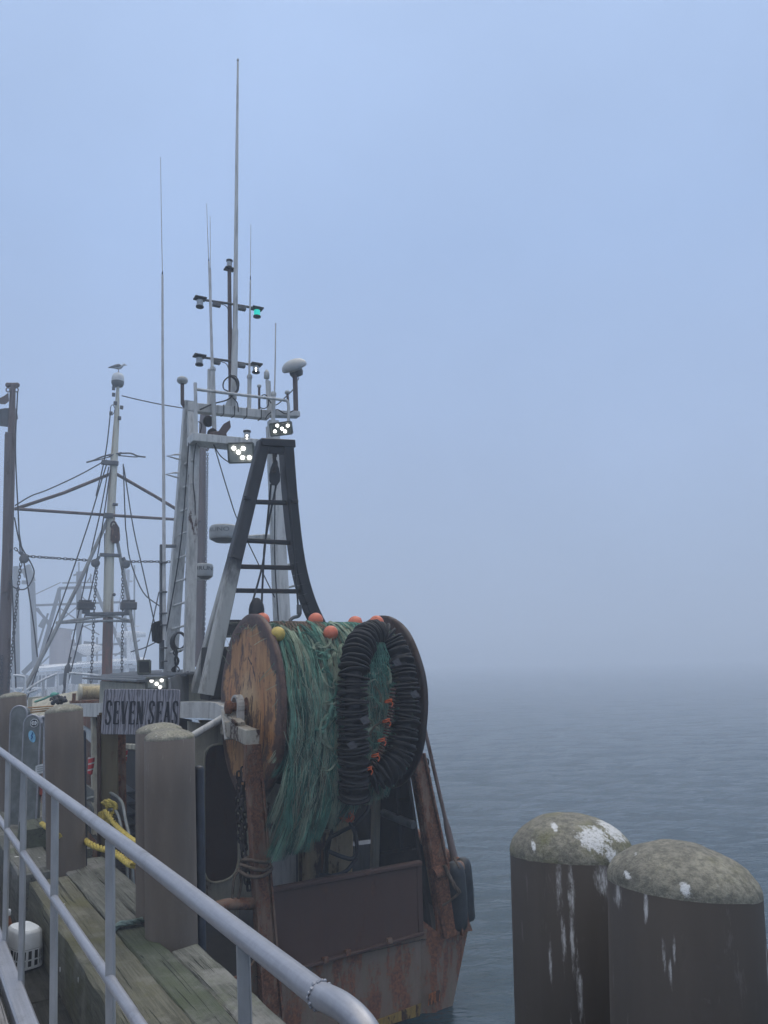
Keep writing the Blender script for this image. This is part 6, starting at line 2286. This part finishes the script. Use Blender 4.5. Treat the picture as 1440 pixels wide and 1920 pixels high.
for P in ([(230, 1160), (262, 1250)], [(215, 1230), (262, 1200)], [(150, 1230), (240, 1225)], [(60, 1260), (110, 1215)]):
    b_.tube([at(P[0][0], P[0][1], 94), at(P[1][0], P[1][1], 94)], .098, 5)
build(b_, 'thin_aerials', m_foggrey, b3)

# ================================================================ FAR BOATS, NEARLY LOST IN THE FOG
def fog_frame(name, Y, beams, label, cat, extra=None, hullx=(80, 260)):
    ct = at((hullx[0] + hullx[1]) / 2, 1280, Y)
    r_ = root(name, V((ct.x, Y, WL)), label, cat)
    x0, x1 = at(hullx[0], 1280, Y).x, at(hullx[1], 1280, Y).x
    b = MB()
    mid = (x0 + x1) / 2
    hw = (x1 - x0) / 2
    rg = []
    for f, w_ in ((0, .75), (.1, .95), (.5, 1), (.8, .7), (1, .05)):
        y = Y - 3 + 16 * f
        xm = mid - 8 * f
        rg.append([V((xm - hw * w_, y, WL + 2.0 + f)), V((xm - hw * w_ * .85, y, WL - .3)), V((xm + hw * w_ * .85, y, WL - .3)), V((xm + hw * w_, y, WL + 2.0 + f))])
    b.loft(rg, 0, False)
    build(b, 'hull', m_fogdark, r_)
    for nm, m, lst in beams:
        b = MB()
        for x_0, y_0, x_1, y_1, w_ in lst:
            b.bar(at(x_0, y_0, Y), at(x_1, y_1, Y), w_ * Y / F_PX, w_ * Y / F_PX, V((1, 0, 0)) if abs(x_1 - x_0) < abs(y_1 - y_0) else UP, .15)
        build(b, nm, m, r_)
    return r_
fog_frame('gantry_boat', 98, [
    ('gantry_leg', m_fogdark, [(112, 1103, 68, 1262, 6), (178, 1102, 190, 1132, 5), (190, 1132, 252, 1262, 6), (112, 1105, 112, 1160, 3)]),
    ('gantry_beam', m_fogdark, [(111, 1103, 180, 1101, 5), (66, 1135, 225, 1129, 4), (104, 1214, 245, 1206, 4), (117, 1093, 176, 1092, 2.5)]),
    ('centre_mast', m_fogdark, [(148, 1072, 148, 1262, 8), (148, 1054, 148, 1074, 2), (138, 1079, 158, 1071, 3)]),
    ('brace', m_fogdark, [(70, 1140, 100, 1185, 3.5), (112, 1140, 148, 1165, 2), (148, 1135, 112, 1165, 2), (150, 1170, 186, 1190, 2), (186, 1165, 112, 1190, 2), (66, 1140, 95, 1170, 4), (76, 1176, 84, 1162, 8), (150, 1115, 165, 1130, 2), (67, 1114, 114, 1092, 1.5), (163, 1092, 172, 1078, 2), (170, 1092, 170, 1076, 2), (104, 1245, 104, 1200, 4)]),
    ('machinery', m_fogdark, [(98, 1190, 112, 1190, 16), (112, 1182, 134, 1185, 10), (140, 1225, 162, 1226, 10), (90, 1205, 110, 1208, 5), (158, 1205, 178, 1207, 6)]),
], 'dark gantried trawler nearly lost in the fog behind the white wheelhouse', 'trawler', hullx=(70, 260))
fog_frame('gallows_boat', 92, [
    ('gallows_leg', m_foggrey, [(30, 1062, 26, 1300, 8), (60, 1092, 68, 1290, 9), (52, 1060, 62, 1090, 8), (32, 1110, 35, 1300, 5)]),
    ('gallows_head', m_foggrey, [(38, 1072, 60, 1072, 6), (42, 1092, 62, 1092, 7), (54, 1062, 54, 1092, 6), (46, 1066, 50, 1082, 8)]),
    ('bow_gear', m_fogdark, [(44, 1262, 66, 1240, 8), (60, 1250, 82, 1252, 8), (70, 1215, 90, 1150, 3)]),
], 'pale double gallows posts in the fog beside the outrigger with the dark plate', 'boat', hullx=(18, 90))
fog_frame('distant_mast_boat', 130, [
    ('mast', m_foggrey, [(234, 1064, 236, 1262, 4), (241, 1068, 240, 1100, 4), (236, 1090, 248, 1090, 3)]),
    ('stay', m_foggrey, [(236, 1064, 262, 1262, 1.5), (234, 1064, 205, 1262, 1.5)]),
], 'thin pale mast of a distant boat just right of the cream mast', 'boat', hullx=(205, 262))

# ================================================================ HAZE
HZ = MB()
x0, x1, y0, y1, z0, z1 = -1000, 1000, -1000, 1000, -2.0, 27.0
HZ.loft([[V((x0, y0, z0)), V((x1, y0, z0)), V((x1, y1, z0)), V((x0, y1, z0))], [V((x0, y0, z1)), V((x1, y0, z1)), V((x1, y1, z1)), V((x0, y1, z1))]], 0, False)
hm = bpy.data.materials.new('haze_air')
hm.use_nodes = True
hm.node_tree.nodes.remove(hm.node_tree.nodes['Principled BSDF'])
pv = hm.node_tree.nodes.new('ShaderNodeVolumePrincipled')
pv.inputs['Color'].default_value = (0.83, 0.905, 1.0, 1)
pv.inputs['Density'].default_value = 0.0070
pv.inputs['Anisotropy'].default_value = 0.0
hm.node_tree.links.new(pv.outputs[0], hm.node_tree.nodes['Material Output'].inputs['Volume'])
build(HZ, 'haze', hm, kind='stuff')
